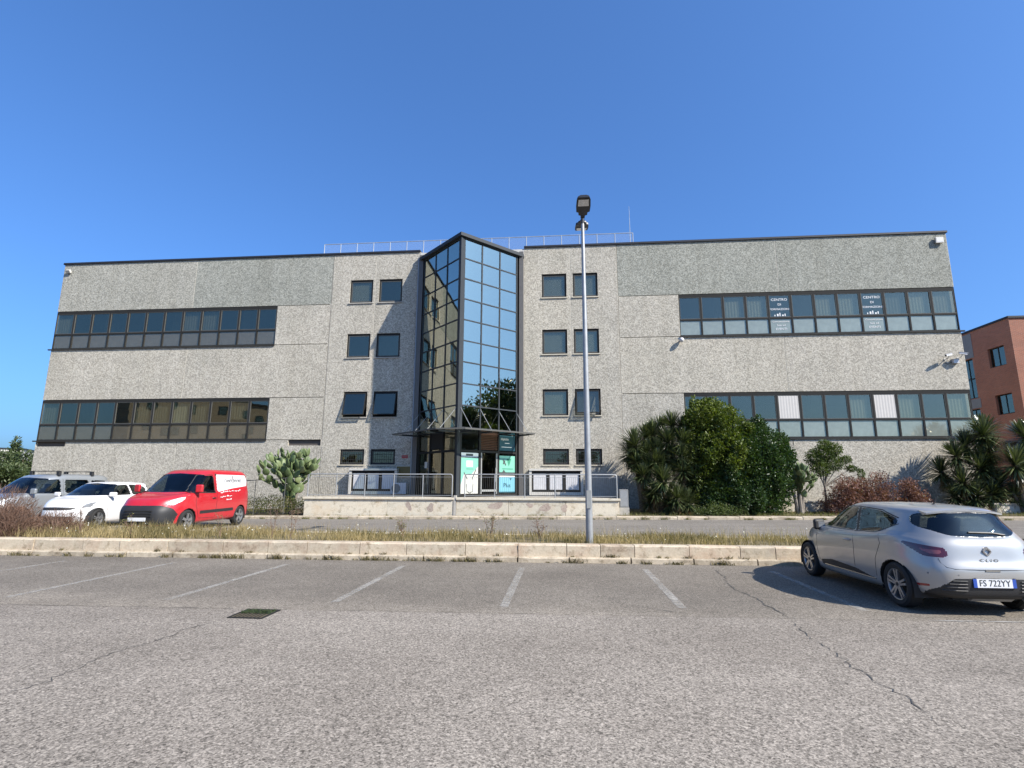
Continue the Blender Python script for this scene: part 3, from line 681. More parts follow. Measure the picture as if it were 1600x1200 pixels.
# ---- glass stair tower: a triangular prism, apex towards the car park
TA, TL, TR = Vector((0, -3.0, 0)), Vector((-2.72, -0.25, 0)), Vector((2.72, -0.25, 0))
ZB, ZTOP, NR = 4.30, 14.12, 9
tower = None
def tower_face(p, q, z0, z1, rows, cols, mw=0.045, inset=0.03):
    d = (q-p); L = d.length; d.normalize(); n = Vector((d.y, -d.x, 0))
    if n.y > 0: n = -n
    return d, n, L
b = MB()
faces = {}
for nm, p, q in (('left', TL, TA), ('right', TA, TR)):
    d, n, L = tower_face(p, q, ZB, ZTOP, NR, 3)
    faces[nm] = (p, d, n, L)
    e0 = 0.14; W = (L-2*e0)/3
    for i in range(4):
        c = p+d*(e0+W*i); b.obox(c+Vector((0, 0, (ZB+ZTOP)/2))-n*0.03, d*0.032, n*0.045, Vector((0, 0, (ZTOP-ZB)/2)))
    for r in range(NR+1):
        z = ZB+(ZTOP-ZB)*r/NR
        for i in range(3):
            c = p+d*(e0+W*(i+0.5)); b.obox(c+Vector((0, 0, z))-n*0.03, d*(W/2-0.033), n*0.043, Vector((0, 0, 0.03)))
tower = b.build('glass_tower', 'tower_metal', BLD)
for nm, (p, d, n, L) in faces.items():
    e0 = 0.14; W = (L-2*e0)/3; H = (ZTOP-ZB)/NR
    me = MB().box(-W/2+0.02, W/2-0.02, -0.004, 0.004, -H/2+0.02, H/2-0.02).mesh('pane'); me.materials.append(MT['tower_glass'])
    ang = math.atan2(d.y, d.x)
    for i in range(3):
        for r in range(NR):
            c = p+d*(e0+W*(i+0.5))-n*0.02
            o = place(me, 'pane', tower, (c.x, c.y, ZB+H*(r+0.5))); o.rotation_euler = (random.gauss(0, 0.004), 0, ang+random.gauss(0, 0.004))
MB().prism([(0, 0)], 0, 0) if False else None
def poly_slab(pts, z0, z1):
    n = len(pts); b = MB(); b.add([(x, y, z0) for x, y in pts]+[(x, y, z1) for x, y in pts], [tuple(range(n-1, -1, -1)), tuple(range(n, 2*n))]+[(i, (i+1) % n, (i+1) % n+n, i+n) for i in range(n)]); return b
poly_slab([(-0.17, -2.83), (0, -3.09), (0.17, -2.83), (0, -2.6)], 1.0, ZTOP-0.001).build('corner_post', 'tower_metal', tower)
poly_slab([(-3.0, -0.22), (0, -3.22), (3.0, -0.22), (3.0, 0.6), (-3.0, 0.6)], ZTOP+0.03, ZTOP+0.21).build('roof', 'tower_metal', tower)
b = MB()
for s in (-1, 1):
    x0, x1 = sorted((s*2.74, s*2.975)); b.box(x0, x1, -0.26, 0.25, 1.0, Z5-0.3)
b.build('side_cladding', 'tower_side', tower)
b = MB()
for z in (4.2, 7.8, 11.2): b.add(*(lambda m: (m.v, m.f))(poly_slab([(-2.4, -0.1), (0, -2.5), (2.4, -0.1), (2.6, 1.2), (-2.6, 1.2)], z-0.15, z)))
b.box(-2.7, 2.7, 4.8, 5.0, 1.0, 14.1)
b.build('landing', 'interior', tower)
b = MB()
for z in (4.2, 7.6, 11.0):
    for k in range(10):
        b.box(-2.2, -0.9, 1.3+k*0.28, 1.6+k*0.28, z+k*0.17, z+k*0.17+0.05); b.box(0.9, 2.2, 4.1-k*0.28, 4.4-k*0.28, z+1.7+k*0.17, z+1.7+k*0.17+0.05)
b.build('stair', 'interior', tower)

# ---- entrance below the tower
ent = None; b = MB(); DOORZ = 3.18
for nm, (p, d, n, L) in faces.items():
    e0 = 0.16; W = (L-2*e0)/3; ZF = 1.0
    for i in range(4):
        c = p+d*(e0+W*i); b.obox(c+Vector((0, 0, (ZF+ZB)/2-0.02))-n*0.04, d*0.05, n*0.06, Vector((0, 0, (ZB-ZF)/2-0.03)))
    for i in range(3):
        c = p+d*(e0+W*(i+0.5))
        for z, h in ((DOORZ, 0.05), (ZB-0.12, 0.09), (ZF+0.06, 0.06)): b.obox(c+Vector((0, 0, z))-n*0.04, d*(W/2-0.051), n*0.055, Vector((0, 0, h)))
ent = b.build('entrance', 'frame_dark', BLD)
def on_face(nm, i, off, zc, inx=0.0):
    p, d, n, L = faces[nm]; e0 = 0.16; W = (L-2*e0)/3
    c = p+d*(e0+W*(i+0.5+inx))+n*off; return (c.x, c.y, zc), math.atan2(d.y, d.x), W
for nm in faces:
    for i in range(3):
        for z0, z1 in ((1.13, DOORZ-0.06), (DOORZ+0.06, ZB-0.22)):
            if nm == 'right' and i == 1 and z0 > 3: continue
            loc, ang, W = on_face(nm, i, -0.05, (z0+z1)/2)
            o = MB().box(-W/2+0.055, W/2-0.055, -0.004, 0.004, -(z1-z0)/2, (z1-z0)/2).build('pane', 'clear_glass' if (nm == 'right' and i != 1) else 'office_glass', ent); o.location = loc; o.rotation_euler = (0, 0, ang)
loc, ang, W = on_face('right', 1, -0.03, 0)
for k in range(11):
    o = MB().obox((0, 0, 0), (W/2-0.055, 0, 0), (0, 0.02, -0.02), (0, 0.002, 0.004)).build('louver', 'rust_brown', ent); o.location = (loc[0], loc[1], DOORZ+0.12+k*0.083); o.rotation_euler = (0, 0, ang)
for s in (-1, 1):   # door stiles and pull handle
    o = MB().box(-0.03, 0.03, -0.03, 0.03, -1.0, 1.0).build('door_stile', 'sash_pale', ent); l2, a2, _ = on_face('right', 1, -0.02, 2.12, s*0.41); o.location = l2; o.rotation_euler = (0, 0, a2)
o = MB().box(-W/2+0.09, W/2-0.09, -0.03, 0.03, -0.05, 0.05).build('door_rail', 'sash_pale', ent); l2, a2, _ = on_face('right', 1, -0.02, 1.28); o.location = l2; o.rotation_euler = (0, 0, a2)
o = MB().tube([(0, -0.06, -0.35), (0, -0.06, 0.35)], 0.016, 8).build('door_handle', 'rail_steel', ent); l2, a2, _ = on_face('right', 1, 0.02, 2.05, 0.30); o.location = l2; o.rotation_euler = (0, 0, a2)
b = MB(); 
poly_slab([(-2.5, -0.1), (0, -2.7), (2.5, -0.1), (2.7, 4.8), (-2.7, 4.8)], 0.93, 0.995).build('lobby_floor', 'interior_dark', ent)
# posters inside the glass of the right-hand face
def poster(i, z0, z1, mat, marks, name='poster'):
    loc, ang, W = on_face('right', i, -0.035, (z0+z1)/2); w = W/2-0.06
    o = MB().box(-w, w, -0.003, 0.003, -(z1-z0)/2, (z1-z0)/2).build(name, mat, ent); o.location = loc; o.rotation_euler = (0, 0, ang)
    for (poly, mt) in marks:   # flat print, in units of half width / metres from the middle
        d = Vector((math.cos(ang), math.sin(ang), 0)); nn = Vector((d.y, -d.x, 0))
        k = len(poly); L = 0.005+0.0012*marks.index((poly, mt))
        m = MB(); m.add([Vector(loc)+d*(x*w)+nn*L+Vector((0, 0, z)) for x, z in poly], [tuple(range(k))]); m.build('print', mt, ent)
    return loc, ang, w
def quad(x0, x1, z0, z1): return [(x0, z0), (x1, z0), (x1, z1), (x0, z1)]
def stroke(x0, z0, x1, z1, t):
    dx, dz = x1-x0, z1-z0; L = math.hypot(dx, dz); a, c = -dz/L*t, dx/L*t
    return [(x0+a, z0+c), (x0-a, z0-c), (x1-a, z1-c), (x1+a, z1+c)]
poster(0, 1.14, 2.86, 'paper_white', [([(-1, 0.85), (1, 0.85), (1, 0.45), (0.1, 0.0), (-0.55, 0.1), (-1, -0.55)], 'mint'), (quad(-0.35, 0.4, 0.42, 0.72), 'paper_white'),
    (quad(-0.35, 0.45, 0.30, 0.33), 'green_print'), (stroke(-0.6, 0.15, -0.2, -0.18, 0.035), 'letter_dark'), (stroke(0.75, 0.3, 0.3, -0.18, 0.035), 'letter_dark'),
    (stroke(-0.3, -0.4, -0.25, -0.75, 0.018), 'letter_dark'), (stroke(0.45, -0.4, 0.4, -0.75, 0.018), 'letter_dark'), (stroke(-0.25, -0.75, 0.08, -0.83, 0.018), 'letter_dark'), (stroke(0.4, -0.75, 0.08, -0.83, 0.018), 'letter_dark')])
poster(0, 2.89, 3.10, 'blind_grey', [(quad(-0.4, 0.4, -0.05, 0.05), 'letter_dark')], 'notice')
l3, a3, w3 = poster(2, 2.10, 3.02, 'mint', [([(-0.05, 0.33), (0.55, 0.33), (0.22, -0.08)], 'green_print'), (stroke(-0.5, 0.25, -0.15, -0.02, 0.05), 'letter_dark'), (stroke(-0.5, 0.05, -0.25, 0.2, 0.05), 'letter_dark'),
    (quad(-0.6, 0.75, -0.22, -0.18), 'green_print'), (quad(-1, 1, -0.455, -0.37), 'letter_dark'), ([(-0.6, -0.37), (-0.4, -0.24), (-0.2, -0.37)], 'letter_dark')])
l4, a4, w4 = poster(2, 1.16, 2.02, 'sky_blue', [(quad(-1, 1, 0.35, 0.43), 'paper_white'), (quad(-1, 1, -0.43, -0.37), 'teal_sign'), ([(0.3, 0.30), (0.6, 0.30), (0.45, 0.2)], 'teal_sign')])
text('Plus', 0.30, ent, (l4[0]+0.008, l4[1]-0.008, 1.53), (R(90), 0, a4), 'teal_sign', 1.0)
l5, a5, w5 = poster(2, DOORZ+0.10, ZB-0.24, 'teal_sign', [(quad(-0.7, 0.6, -0.22, -0.19), 'letter_white'), (quad(-0.3, 0.3, -0.02, 0.01), 'letter_white')], 'sign')
text('digitalia', 0.17, ent, (l5[0]-0.12+0.012, l5[1]-0.12*math.tan(a5)-0.012+0.0, 3.87), (R(90), 0, a5), 'letter_white', 1.0)
# notice card on the left door
loc, ang, W = on_face('left', 0, 0.0, 2.55, 0.2); o = MB().box(-0.14, 0.14, -0.004, 0.004, -0.16, 0.16).build('notice', 'paper_white', ent); o.location = loc; o.rotation_euler = (0, 0, ang)
loc, ang, W = on_face('left', 0, -0.02, 2.1, 0.42); o = MB().box(-0.035, 0.035, -0.02, 0.02, -1.0, 1.0).build('door_stile', 'sash_pale', ent); o.location = loc; o.rotation_euler = (0, 0, ang)
loc, ang, W = on_face('left', 1, -0.02, 3.7); o = MB().box(-W/2+0.05, W/2-0.05, -0.01, 0.01, -0.4, 0.4).build('louver', 'frame_dark', ent); o.location = loc; o.rotation_euler = (0, 0, ang)

# ---- canopy with stay rods
cz = 4.10
b = poly_slab([(-3.75, -1.35), (-0.75, -4.35), (0.6, -4.35), (3.65, -1.45), (3.2, -0.85), (2.75, -0.3), (0.1, -3.0), (-0.1, -3.0), (-2.75, -0.3)], cz-0.012, cz)
cano = b.build('canopy', 'canopy_glass', BLD)
b = MB(); ol = [(-3.75, -1.35), (-0.75, -4.35), (0.6, -4.35), (3.65, -1.45)]
for p, q in zip(ol[:-1], ol[1:]): b.bar((*p, cz), (*q, cz), 0.05, 0.07)
b.bar((-3.75, -1.35, cz), (-2.8, -0.3, cz), 0.05, 0.07); b.bar((3.65, -1.45, cz), (2.8, -0.3, cz), 0.05, 0.07)
b.build('rim', 'sash_grey', cano)
for nm, (p, d, n, L) in faces.items():
    for i in range(4):
        c = p+d*(0.14+(L-0.28)/3*i)
        q = c+n*0.98
        MB().tube([(q.x, q.y, cz+0.04), (c.x+n.x*0.03, c.y+n.y*0.03, 5.25)], 0.014, 6).build('stay_rod', 'rail_steel', cano)
        MB().lathe([(0.0, -0.04), (0.035, -0.03), (0.045, 0), (0.035, 0.03), (0, 0.04)], (q.x, q.y, cz+0.05), 8).build('rod_end', 'rail_steel', cano)
        MB().bar((c.x, c.y, cz-0.03), (q.x, q.y, cz-0.03), 0.03, 0.05).build('bracket', 'tower_metal', cano)

# ---- box windows of the basement, on the terrace
def box_window(x0, x1, z0, z1, n):
    b = MB(); t = 0.13; d = -0.42
    b.box(x0-t, x1+t, d-0.05, -0.003, z1, z1+0.10); b.box(x0-t, x0, d, -0.003, z0-0.16, z1-0.002); b.box(x1, x1+t, d, -0.003, z0-0.16, z1-0.002); b.box(x0+0.002, x1-0.002, d, -0.003, z0-0.16, z0)
    w = b.build('box_window', 'white_paint', BLD)
    f = MB(); y0, y1 = d+0.06, d+0.13
    f.box(x0, x1, y0, y1, z1-0.13, z1-0.004); f.box(x0, x1, y0, y1, z0+0.002, z0+0.1)
    W = (x1-x0)/n
    for i in range(n+1):
        a = x0+W*i; h = 0.07; f.box(max(a-h, x0+0.001), min(a+h, x1-0.001), y0+0.002, y1, z0+0.1, z1-0.13)
    f.build('frame', 'frame_dark', w)
    pm_ = MB().box(-W/2+0.09, W/2-0.09, -0.008, 0.008, z0+0.12, z1-0.15).mesh('panel'); pm_.materials.append(MT['white_panel'])
    for i in range(n): place(pm_, 'panel', w, (x0+W*(i+0.5), y0+0.03, 0))
box_window(-6.2, -3.85, 1.20, 2.28, 3); box_window(3.42, 5.92, 1.20, 2.28, 3)
b = MB(); b.box(6.35, 7.9, -0.03, -0.004, 1.0, 2.2); b.build('plinth', 'concrete', BLD)
# plinth band, downpipe, roof railing, mast
MB().tube([(-3.05, -0.10, 1.0), (-3.05, -0.10, Z5-0.5), (-3.05, 0.1, Z5-0.2)], 0.045, 10).build('downpipe', 'rail_steel', BLD, True)
MB().tube([(8.2, -0.06, 0.3), (8.2, -0.06, 2.1)], 0.03, 8).build('downpipe', 'concrete', BLD, True)
rr_ = MB(); rr_.tube([(-9.3, 1.0, 15.95), (9.25, 1.0, 15.95)], 0.024, 6); rr_.tube([(-9.3, 1.0, 15.05), (9.25, 1.0, 15.05)], 0.018, 6)
rail = rr_.build('roof_railing', 'rail_white', BLD)
pm_ = MB().tube([(0, 0, Z5-0.06), (0, 0, 15.95)], 0.026, 6).mesh('post'); pm_.materials.append(MT['rail_white'])
for k in range(19): place(pm_, 'post', rail, (-9.3+k*18.55/18, 1.0, 0))
mm, nt, out = newmat('wire_mesh'); tr = nt.nodes.new('ShaderNodeBsdfTransparent'); df = nt.nodes.new('ShaderNodeBsdfDiffuse'); df.inputs[0].default_value = (0.5, 0.52, 0.55, 1); mx = nt.nodes.new('ShaderNodeMixShader'); mx.inputs[0].default_value = 0.06
nt.links.new(tr.outputs[0], mx.inputs[1]); nt.links.new(df.outputs[0], mx.inputs[2]); nt.links.new(mx.outputs[0], out.inputs[0]); MT['wire_mesh'] = mm
for k in range(18):
    x = -9.3+k*18.55/18; MB().box(x+0.03, x+18.55/18-0.03, 0.995, 1.0, 15.07, 15.92).build('mesh_infill', 'wire_mesh', rail)
MB().tube([(9.45, 3.5, Z5-0.06), (9.45, 3.5, 17.0), (9.45, 3.5, 19.0)], [0.03, 0.022, 0.01], 6).build('mast', 'rail_white', BLD)
for p in BLD.children:
    if p.name.startswith(('coping',)): bevel(p, 0.012, 1)

# ------------------------------------------------------------------ terrace, railings
ter = empty('terrace_wall', (0, 0, 0), 0, 'low cream stone wall with peeling patches carrying the entrance terrace', 'wall')
for i, (a, c) in enumerate(((-6.8, -2.9), (-2.9, 0.14), (0.26, 2.6), (2.6, 5.1), (5.1, 7.43))):
    bevel(MB().box(a+0.006, c-0.006, -4.3, -4.05, rz(a)+0.08, 0.90).build('wall_slab', 'terrace_stone', ter), 0.006, 1)
MB().box(0.145, 0.255, -4.33, -4.1, rz(0)+0.1, 1.10).build('pier', 'concrete', ter)
for a, c in ((-6.85, 0.14), (0.26, 7.48)): bevel(MB().box(a, c, -4.37, -4.0, 0.905, 1.0).build('coping', 'terrace_stone', ter), 0.01, 1)
for s, x in ((-1, -6.8), (1, 7.43)):
    x0, x1 = sorted((x, x-s*0.25)); MB().box(x0, x1, -4.04, -0.01, 0.15, 0.90).build('wall_slab', 'terrace_stone', ter)
def blob(cx, cz, rx, rz_, rot=0.0, n=18):
    pts = []
    for k in range(n):
        t = 2*math.pi*k/n; r = 1+0.22*math.sin(2*t+cx)+0.13*math.sin(3*t+cz*9)+0.05*random.uniform(-1, 1); x, z = rx*r*math.cos(t), rz_*r*math.sin(t)
        pts.append((cx+x*math.cos(rot)-z*math.sin(rot), cz+x*math.sin(rot)+z*math.cos(rot)))
    return pts
for cx, cz, a, c, ro in ((2.05, 0.66, 0.28, 0.17, 0.3), (3.55, 0.70, 0.16, 0.09, 0), (4.22, 0.60, 0.30, 0.14, 0.5), (5.05, 0.58, 0.16, 0.14, 0), (-0.9, 0.55, 0.17, 0.16, 0.2), (-1.9, 0.62, 0.13, 0.18, 0.4)):
    b = MB(); b.prism(blob(cx, cz, a, c, ro), -4.303, -4.299); b.build('bare_patch', 'bare_patch', ter)
MB().box(-6.8, 7.43, -4.05, -0.003, 0.86, 0.985).build('terrace_floor', 'terrace_floor', kind='structure', label='stone floor of the raised entrance terrace')
def railing(x0, x1, label):
    r = empty('railing', (x0, -4.18, 1.0), 0, label, 'railing'); L = x1-x0; H = 1.03; n = round(L/1.45)
    rc = 0.09
    b = MB(); b.tube([(0, 0, 0), (0, 0, H-rc), (rc*0.3, 0, H-rc*0.3), (rc, 0, H), (L-rc, 0, H), (L-rc*0.3, 0, H-rc*0.3), (L, 0, H-rc), (L, 0, 0)], 0.026, 8)
    b.build('top_rail', 'rail_steel', r, True); MB().bar((0.03, 0, 0.09), (L-0.03, 0, 0.09), 0.03, 0.02).build('bottom_rail', 'rail_steel', r)
    MB().bar((0.03, 0, H-0.12), (L-0.03, 0, H-0.12), 0.02, 0.015).build('upper_rail', 'rail_steel', r)
    pm = MB().tube([(0, 0, 0), (0, 0, H-0.02)], 0.022, 8).mesh('post'); pm.materials.append(MT['rail_steel'])
    for k in range(1, n): place(pm, 'post', r, (L*k/n, 0, 0))
    bars = MB(); nb = int(L/0.085)      # thin balusters, too fine to pick apart
    for k in range(1, nb): x = L*k/nb; bars.box(x-0.004, x+0.004, -0.004, 0.004, 0.09, H-0.12)
    o = bars.build('balusters', 'sash_grey', r); o['kind'] = 'stuff'
railing(-6.72, 0.04, 'grey steel terrace railing left of the corner post'); railing(0.62, 7.36, 'grey steel terrace railing right of the corner post')
# lower handrail left of the terrace, behind the cactus
r = empty('handrail', (-9.75, -4.2, 0.3), 0, 'thin sloping grey handrail behind the red van', 'railing')
MB().tube([(0, 0, 1.42), (1.5, 0.1, 1.50), (2.6, 0.2, 1.62)], 0.022, 6).build('top_rail', 'sash_grey', r); pm = MB().tube([(0, 0, -0.15), (0, 0, 1.47)], 0.018, 6).mesh('post'); pm.materials.append(MT['sash_grey'])
for k, z in ((0.45, 0), (1.9, 0.05)): place(pm, 'post', r, (k, 0.06, z))

# ------------------------------------------------------------------ things on the facade and terrace
def wall_camera(loc, yaw, label):
    c = empty('security_camera', loc, 0, label, 'camera', 'cameras on the right-hand corner')
    MB().lathe([(0.0, 0), (0.06, 0), (0.06, 0.03), (0, 0.03)], (0, -0.032, -0.16), 12, 'y').build('base', 'white_paint', c)
    MB().tube([(0, -0.02, -0.16), (0.0, -0.20, -0.16), (0, -0.34, -0.05)], 0.018, 8).build('arm', 'white_paint', c)
    d = Vector((math.sin(yaw), -math.cos(yaw)*0.55, -0.22)).normalized(); m = Vector((0, -0.34, 0))
    MB().bar(m-d*0.14, m+d*0.20, 0.10, 0.09).build('housing', 'white_panel', c); MB().bar(m-d*0.15+Vector((0, 0, 0.055)), m+d*0.25+Vector((0, 0, 0.055)), 0.125, 0.015).build('sun_shield', 'white_panel', c)
    MB().bar(m+d*0.201, m+d*0.215, 0.07, 0.07).build('lens', 'black_plastic', c)
wall_camera((24.42, 0, 8.06), R(-65), 'white security camera pointing left, left one of the corner pair'); wall_camera((25.05, 0, 8.12), R(70), 'white security camera pointing right, nearest the building corner')
c = empty('junction_box', (24.86, 0, 7.78), 0, 'small white box under the two security cameras', 'box')
MB().box(-0.13, 0.13, -0.16, -0.002, -0.10, 0.10).build('case', 'white_panel', c); MB().box(-0.14, 0.14, -0.18, -0.002, 0.10, 0.12).build('lid', 'white_paint', c)
MB().tube([(-0.13, -0.03, -0.02), (-0.35, -0.02, -0.12), (-0.5, -0.02, -0.02)], 0.01, 6).build('cable', 'black_plastic', c)
f_ = empty('floodlight', (24.95, 0, 14.33), 0, 'pale square floodlight under the roof edge at the right corner', 'floodlight')
MB().box(-0.19, 0.19, -0.16, -0.05, -0.16, 0.16).build('housing', 'white_paint', f_); MB().box(-0.15, 0.15, -0.166, -0.161, -0.12, 0.10).build('glass', 'white_panel', f_); MB().box(-0.06, 0.06, -0.05, -0.002, -0.05, 0.05).build('bracket', 'grey_fascia', f_)
f_ = empty('floodlight', (-24.98, 0, 14.30), 0, 'tiny tilted floodlight under the roof edge at the left corner', 'floodlight')
MB().obox((0, -0.12, 0), (0.13, 0, 0), (0, 0.05, 0.04), (0, -0.05, 0.07)).build('housing', 'white_paint', f_); MB().box(-0.05, 0.05, -0.1, -0.002, -0.14, -0.06).build('bracket', 'grey_fascia', f_)
g_ = empty('wall_lamp', (11.36, 0, 9.16), 0, 'round white globe lamp at the corner of the upper right windows', 'lamp')
MB().lathe([(0.13*math.sin(t), -0.13*math.cos(t)) for t in (math.pi*k/10 for k in range(11))], (0.04, -0.20, 0), 16).build('globe', 'white_panel', g_, True); MB().tube([(0.0, -0.002, 0), (0.02, -0.1, 0)], 0.05, 10).build('arm', 'black_plastic', g_)
a_ = empty('air_conditioner', (-3.6, -0.30, 1.0), 0, 'white air conditioner unit behind the terrace railing', 'air conditioner')
bevel(MB().box(-0.42, 0.42, -0.17, 0.17, 0.06, 0.64).build('case', 'white_panel', a_), 0.015); MB().lathe([(0.0, 0), (0.05, 0), (0.05, -0.01), (0.21, -0.01), (0.21, -0.02), (0.235, -0.02), (0.235, 0.0)], (-0.12, -0.171, 0.35), 20, 'y').build('fan_grille', 'grey_fascia', a_)
for k in (-0.3, 0.3): MB().box(k-0.05, k+0.05, -0.15, 0.15, 0, 0.06).build('foot', 'black_plastic', a_)
n_ = empty('notice_board', (-3.47, -0.06, 2.24), 0, 'ochre notice board in a cream frame beside the downpipe', 'notice board')
MB().box(-0.38, 0.38, -0.02, 0.055, -0.26, 0.26).build('board', 'board_ochre', n_); b = MB(); b.box(-0.42, 0.42, -0.035, 0.056, 0.26, 0.30); b.box(-0.42, 0.42, -0.035, 0.056, -0.30, -0.26); b.box(-0.42, -0.38, -0.035, 0.056, -0.26, 0.26); b.box(0.38, 0.42, -0.035, 0.056, -0.26, 0.26); b.build('frame', 'frame_cream', n_)
p_ = empty('wall_plaque', (-3.45, 0, 3.02), 0, 'small red plaque on the shaded wall above the notice board', 'plaque'); MB().box(-0.17, 0.17, -0.012, -0.002, -0.08, 0.08).build('plate', 'sign_red', p_); MB().box(-0.13, 0.13, -0.0135, -0.0125, -0.012, 0.012).build('print', 'grey_fascia', p_)
m_ = empty('meter_cabinet', (7.72, -3.4, 0.24), 0, 'grey utility cabinet at the right end of the terrace wall', 'cabinet')
bevel(MB().box(-0.2, 0.2, -0.15, 0.15, 0.35, 1.15).build('case', 'grey_fascia', m_), 0.01); MB().box(-0.16, 0.16, -0.158, -0.152, 0.4, 1.1).build('door', 'galvanised', m_); MB().box(-0.22, 0.22, -0.18, 0.18, -0.1, 0.35).build('plinth', 'concrete', m_)
# low pale walls in the right-hand bed
def low_wall(u0, u1, v, h, label, n=2):
    w = empty('low_wall', ((u0+u1)/2, v, rz(u0)+0.12), 0, label, 'wall'); L = u1-u0
    for k in range(n): bevel(MB().box(-L/2+L*k/n+0.004, -L/2+L*(k+1)/n-0.004, -0.09, 0.09, -0.1, h).build('wall_slab', 'pale_wall', w), 0.01)
    MB().box(-L/2-0.03, L/2+0.03, -0.13, 0.13, h+0.002, h+0.06).build('coping', 'pale_wall', w)
low_wall(13.4, 18.6, -2.0, 0.50, 'low cream wall in the bed behind the tall cactus'); low_wall(23.7, 30.5, -2.6, 0.40, 'low cream wall in front of the right-hand yuccas', 3)
fp = empty('wire_fence', (14.4, -2.3, 0.33), 0, 'thin wire fence with a dark post before the low cream wall', 'fence')
for k in (0, 1.6, 3.2): MB().tube([(k, 0, -0.1), (k, 0, 0.62)], 0.014, 6).build('post', 'black_plastic', fp)
for z in (0.12, 0.33, 0.54): MB().tube([(0, 0, z), (3.2, 0, z)], 0.003, 4).build('wire', 'galvanised', fp)

# ------------------------------------------------------------------ street lamp
lp = empty('street_lamp', (5.57, -15.67, 0.36), 0, 'tall galvanised street lamp with two black heads on the weedy strip', 'street lamp')
MB().tube([(0, 0, -0.2), (0, 0, 0.4), (0, 0, 2.2), (0, 0, 4.6), (0, 0, 7.72)], [0.082, 0.080, 0.072, 0.058, 0.040], 20).build('pole', 'galvanised', lp, True)
MB().tube([(0, 0, 7.70), (0, 0, 7.98)], 0.028, 10).build('spigot', 'lamp_black', lp)
def lamp_head(sgn):
    def V(x, y, z): return (x, sgn*y, z)
    tilt = 0.16
    prof = [(0.05, 0.05, 0.05), (0.16, 0.055, 0.05), (0.19, 0.105, 0.06), (0.30, 0.115, 0.075), (0.33, 0.165, 0.085), (0.55, 0.175, 0.095), (0.78, 0.165, 0.085), (0.85, 0.135, 0.06)]
    b = MB()
    for y, w, t in prof:
        z = 7.86+y*tilt; b.v += [V(-w, y, z-t*0.45), V(w, y, z-t*0.45), V(w*0.92, y, z+t*0.2), V(w*0.5, y, z+t*0.6), V(-w*0.5, y, z+t*0.6), V(-w*0.92, y, z+t*0.2)]
    for i in range(len(prof)-1):
        for k in range(6): k2 = (k+1) % 6; b.f.append((i*6+k, i*6+k2, (i+1)*6+k2, (i+1)*6+k))
    b.f += [tuple(range(6)), tuple((len(prof)-1)*6+k for k in range(6))]
    h = b.build('lamp_head', 'lamp_black', lp)
    z = lambda y: 7.86+y*tilt-0.052
    MB().add([V(-0.13, 0.56, z(0.56)), V(0.13, 0.56, z(0.56)), V(0.12, 0.79, z(0.79)+0.006), V(-0.12, 0.79, z(0.79)+0.006)], [(0, 1, 2, 3)]).build('lens', 'lens_clear', h)
lamp_head(-1); lamp_head(1)
MB().box(-0.05, 0.05, -0.094, -0.080, 0.75, 1.15).build('hatch', 'sash_pale', lp)

# ------------------------------------------------------------------ brick building on the right
def brick_mat():
    m, nt, out = newmat('brickwork'); co = geoco(nt)
    mp = nd(nt, 'ShaderNodeMapping'); mp.inputs['Rotation'].default_value = (R(90), 0, 0); nt.links.new(co, mp.inputs[0])
    sp = nd(nt, 'ShaderNodeSeparateXYZ'); nt.links.new(co, sp.inputs[0]); ad = nd(nt, 'ShaderNodeMath', operation='ADD'); nt.links.new(sp.outputs[0], ad.inputs[0]); nt.links.new(sp.outputs[1], ad.inputs[1])
    cb = nd(nt, 'ShaderNodeCombineXYZ'); nt.links.new(ad.outputs[0], cb.inputs[0]); nt.links.new(sp.outputs[2], cb.inputs[1])
    bt = nd(nt, 'ShaderNodeTexBrick'); nt.links.new(cb.outputs[0], bt.inputs['Vector']); bt.inputs['Scale'].default_value = 1.0
    bt.inputs['Brick Width'].default_value = 0.26; bt.inputs['Row Height'].default_value = 0.075; bt.inputs['Mortar Size'].default_value = 0.008
    bt.inputs['Color1'].default_value = (0.31, 0.115, 0.07, 1); bt.inputs['Color2'].default_value = (0.24, 0.092, 0.06, 1); bt.inputs['Mortar'].default_value = (0.32, 0.24, 0.19, 1)
    n = noise(nt, co, 0.5, 5, 0.6)
    c = mixc(nt, 1.0, bt.outputs[0], ramp(nt, n.outputs[0], [(0.3, (0.85, 0.85, 0.85)), (0.7, (1.1, 1.1, 1.1))]), 'MULTIPLY')
    bsdf(nt, out, c, 0.9, spec=0.2); MT['brickwork'] = m
brick_mat()
bb = empty('brick_building', (35.9, 10.1, 0), 0, 'red brick building with dark windows beyond the right end', 'building')
hol = []      # left face: plane x=0, coordinates along y
b = MB(); H = 13.0
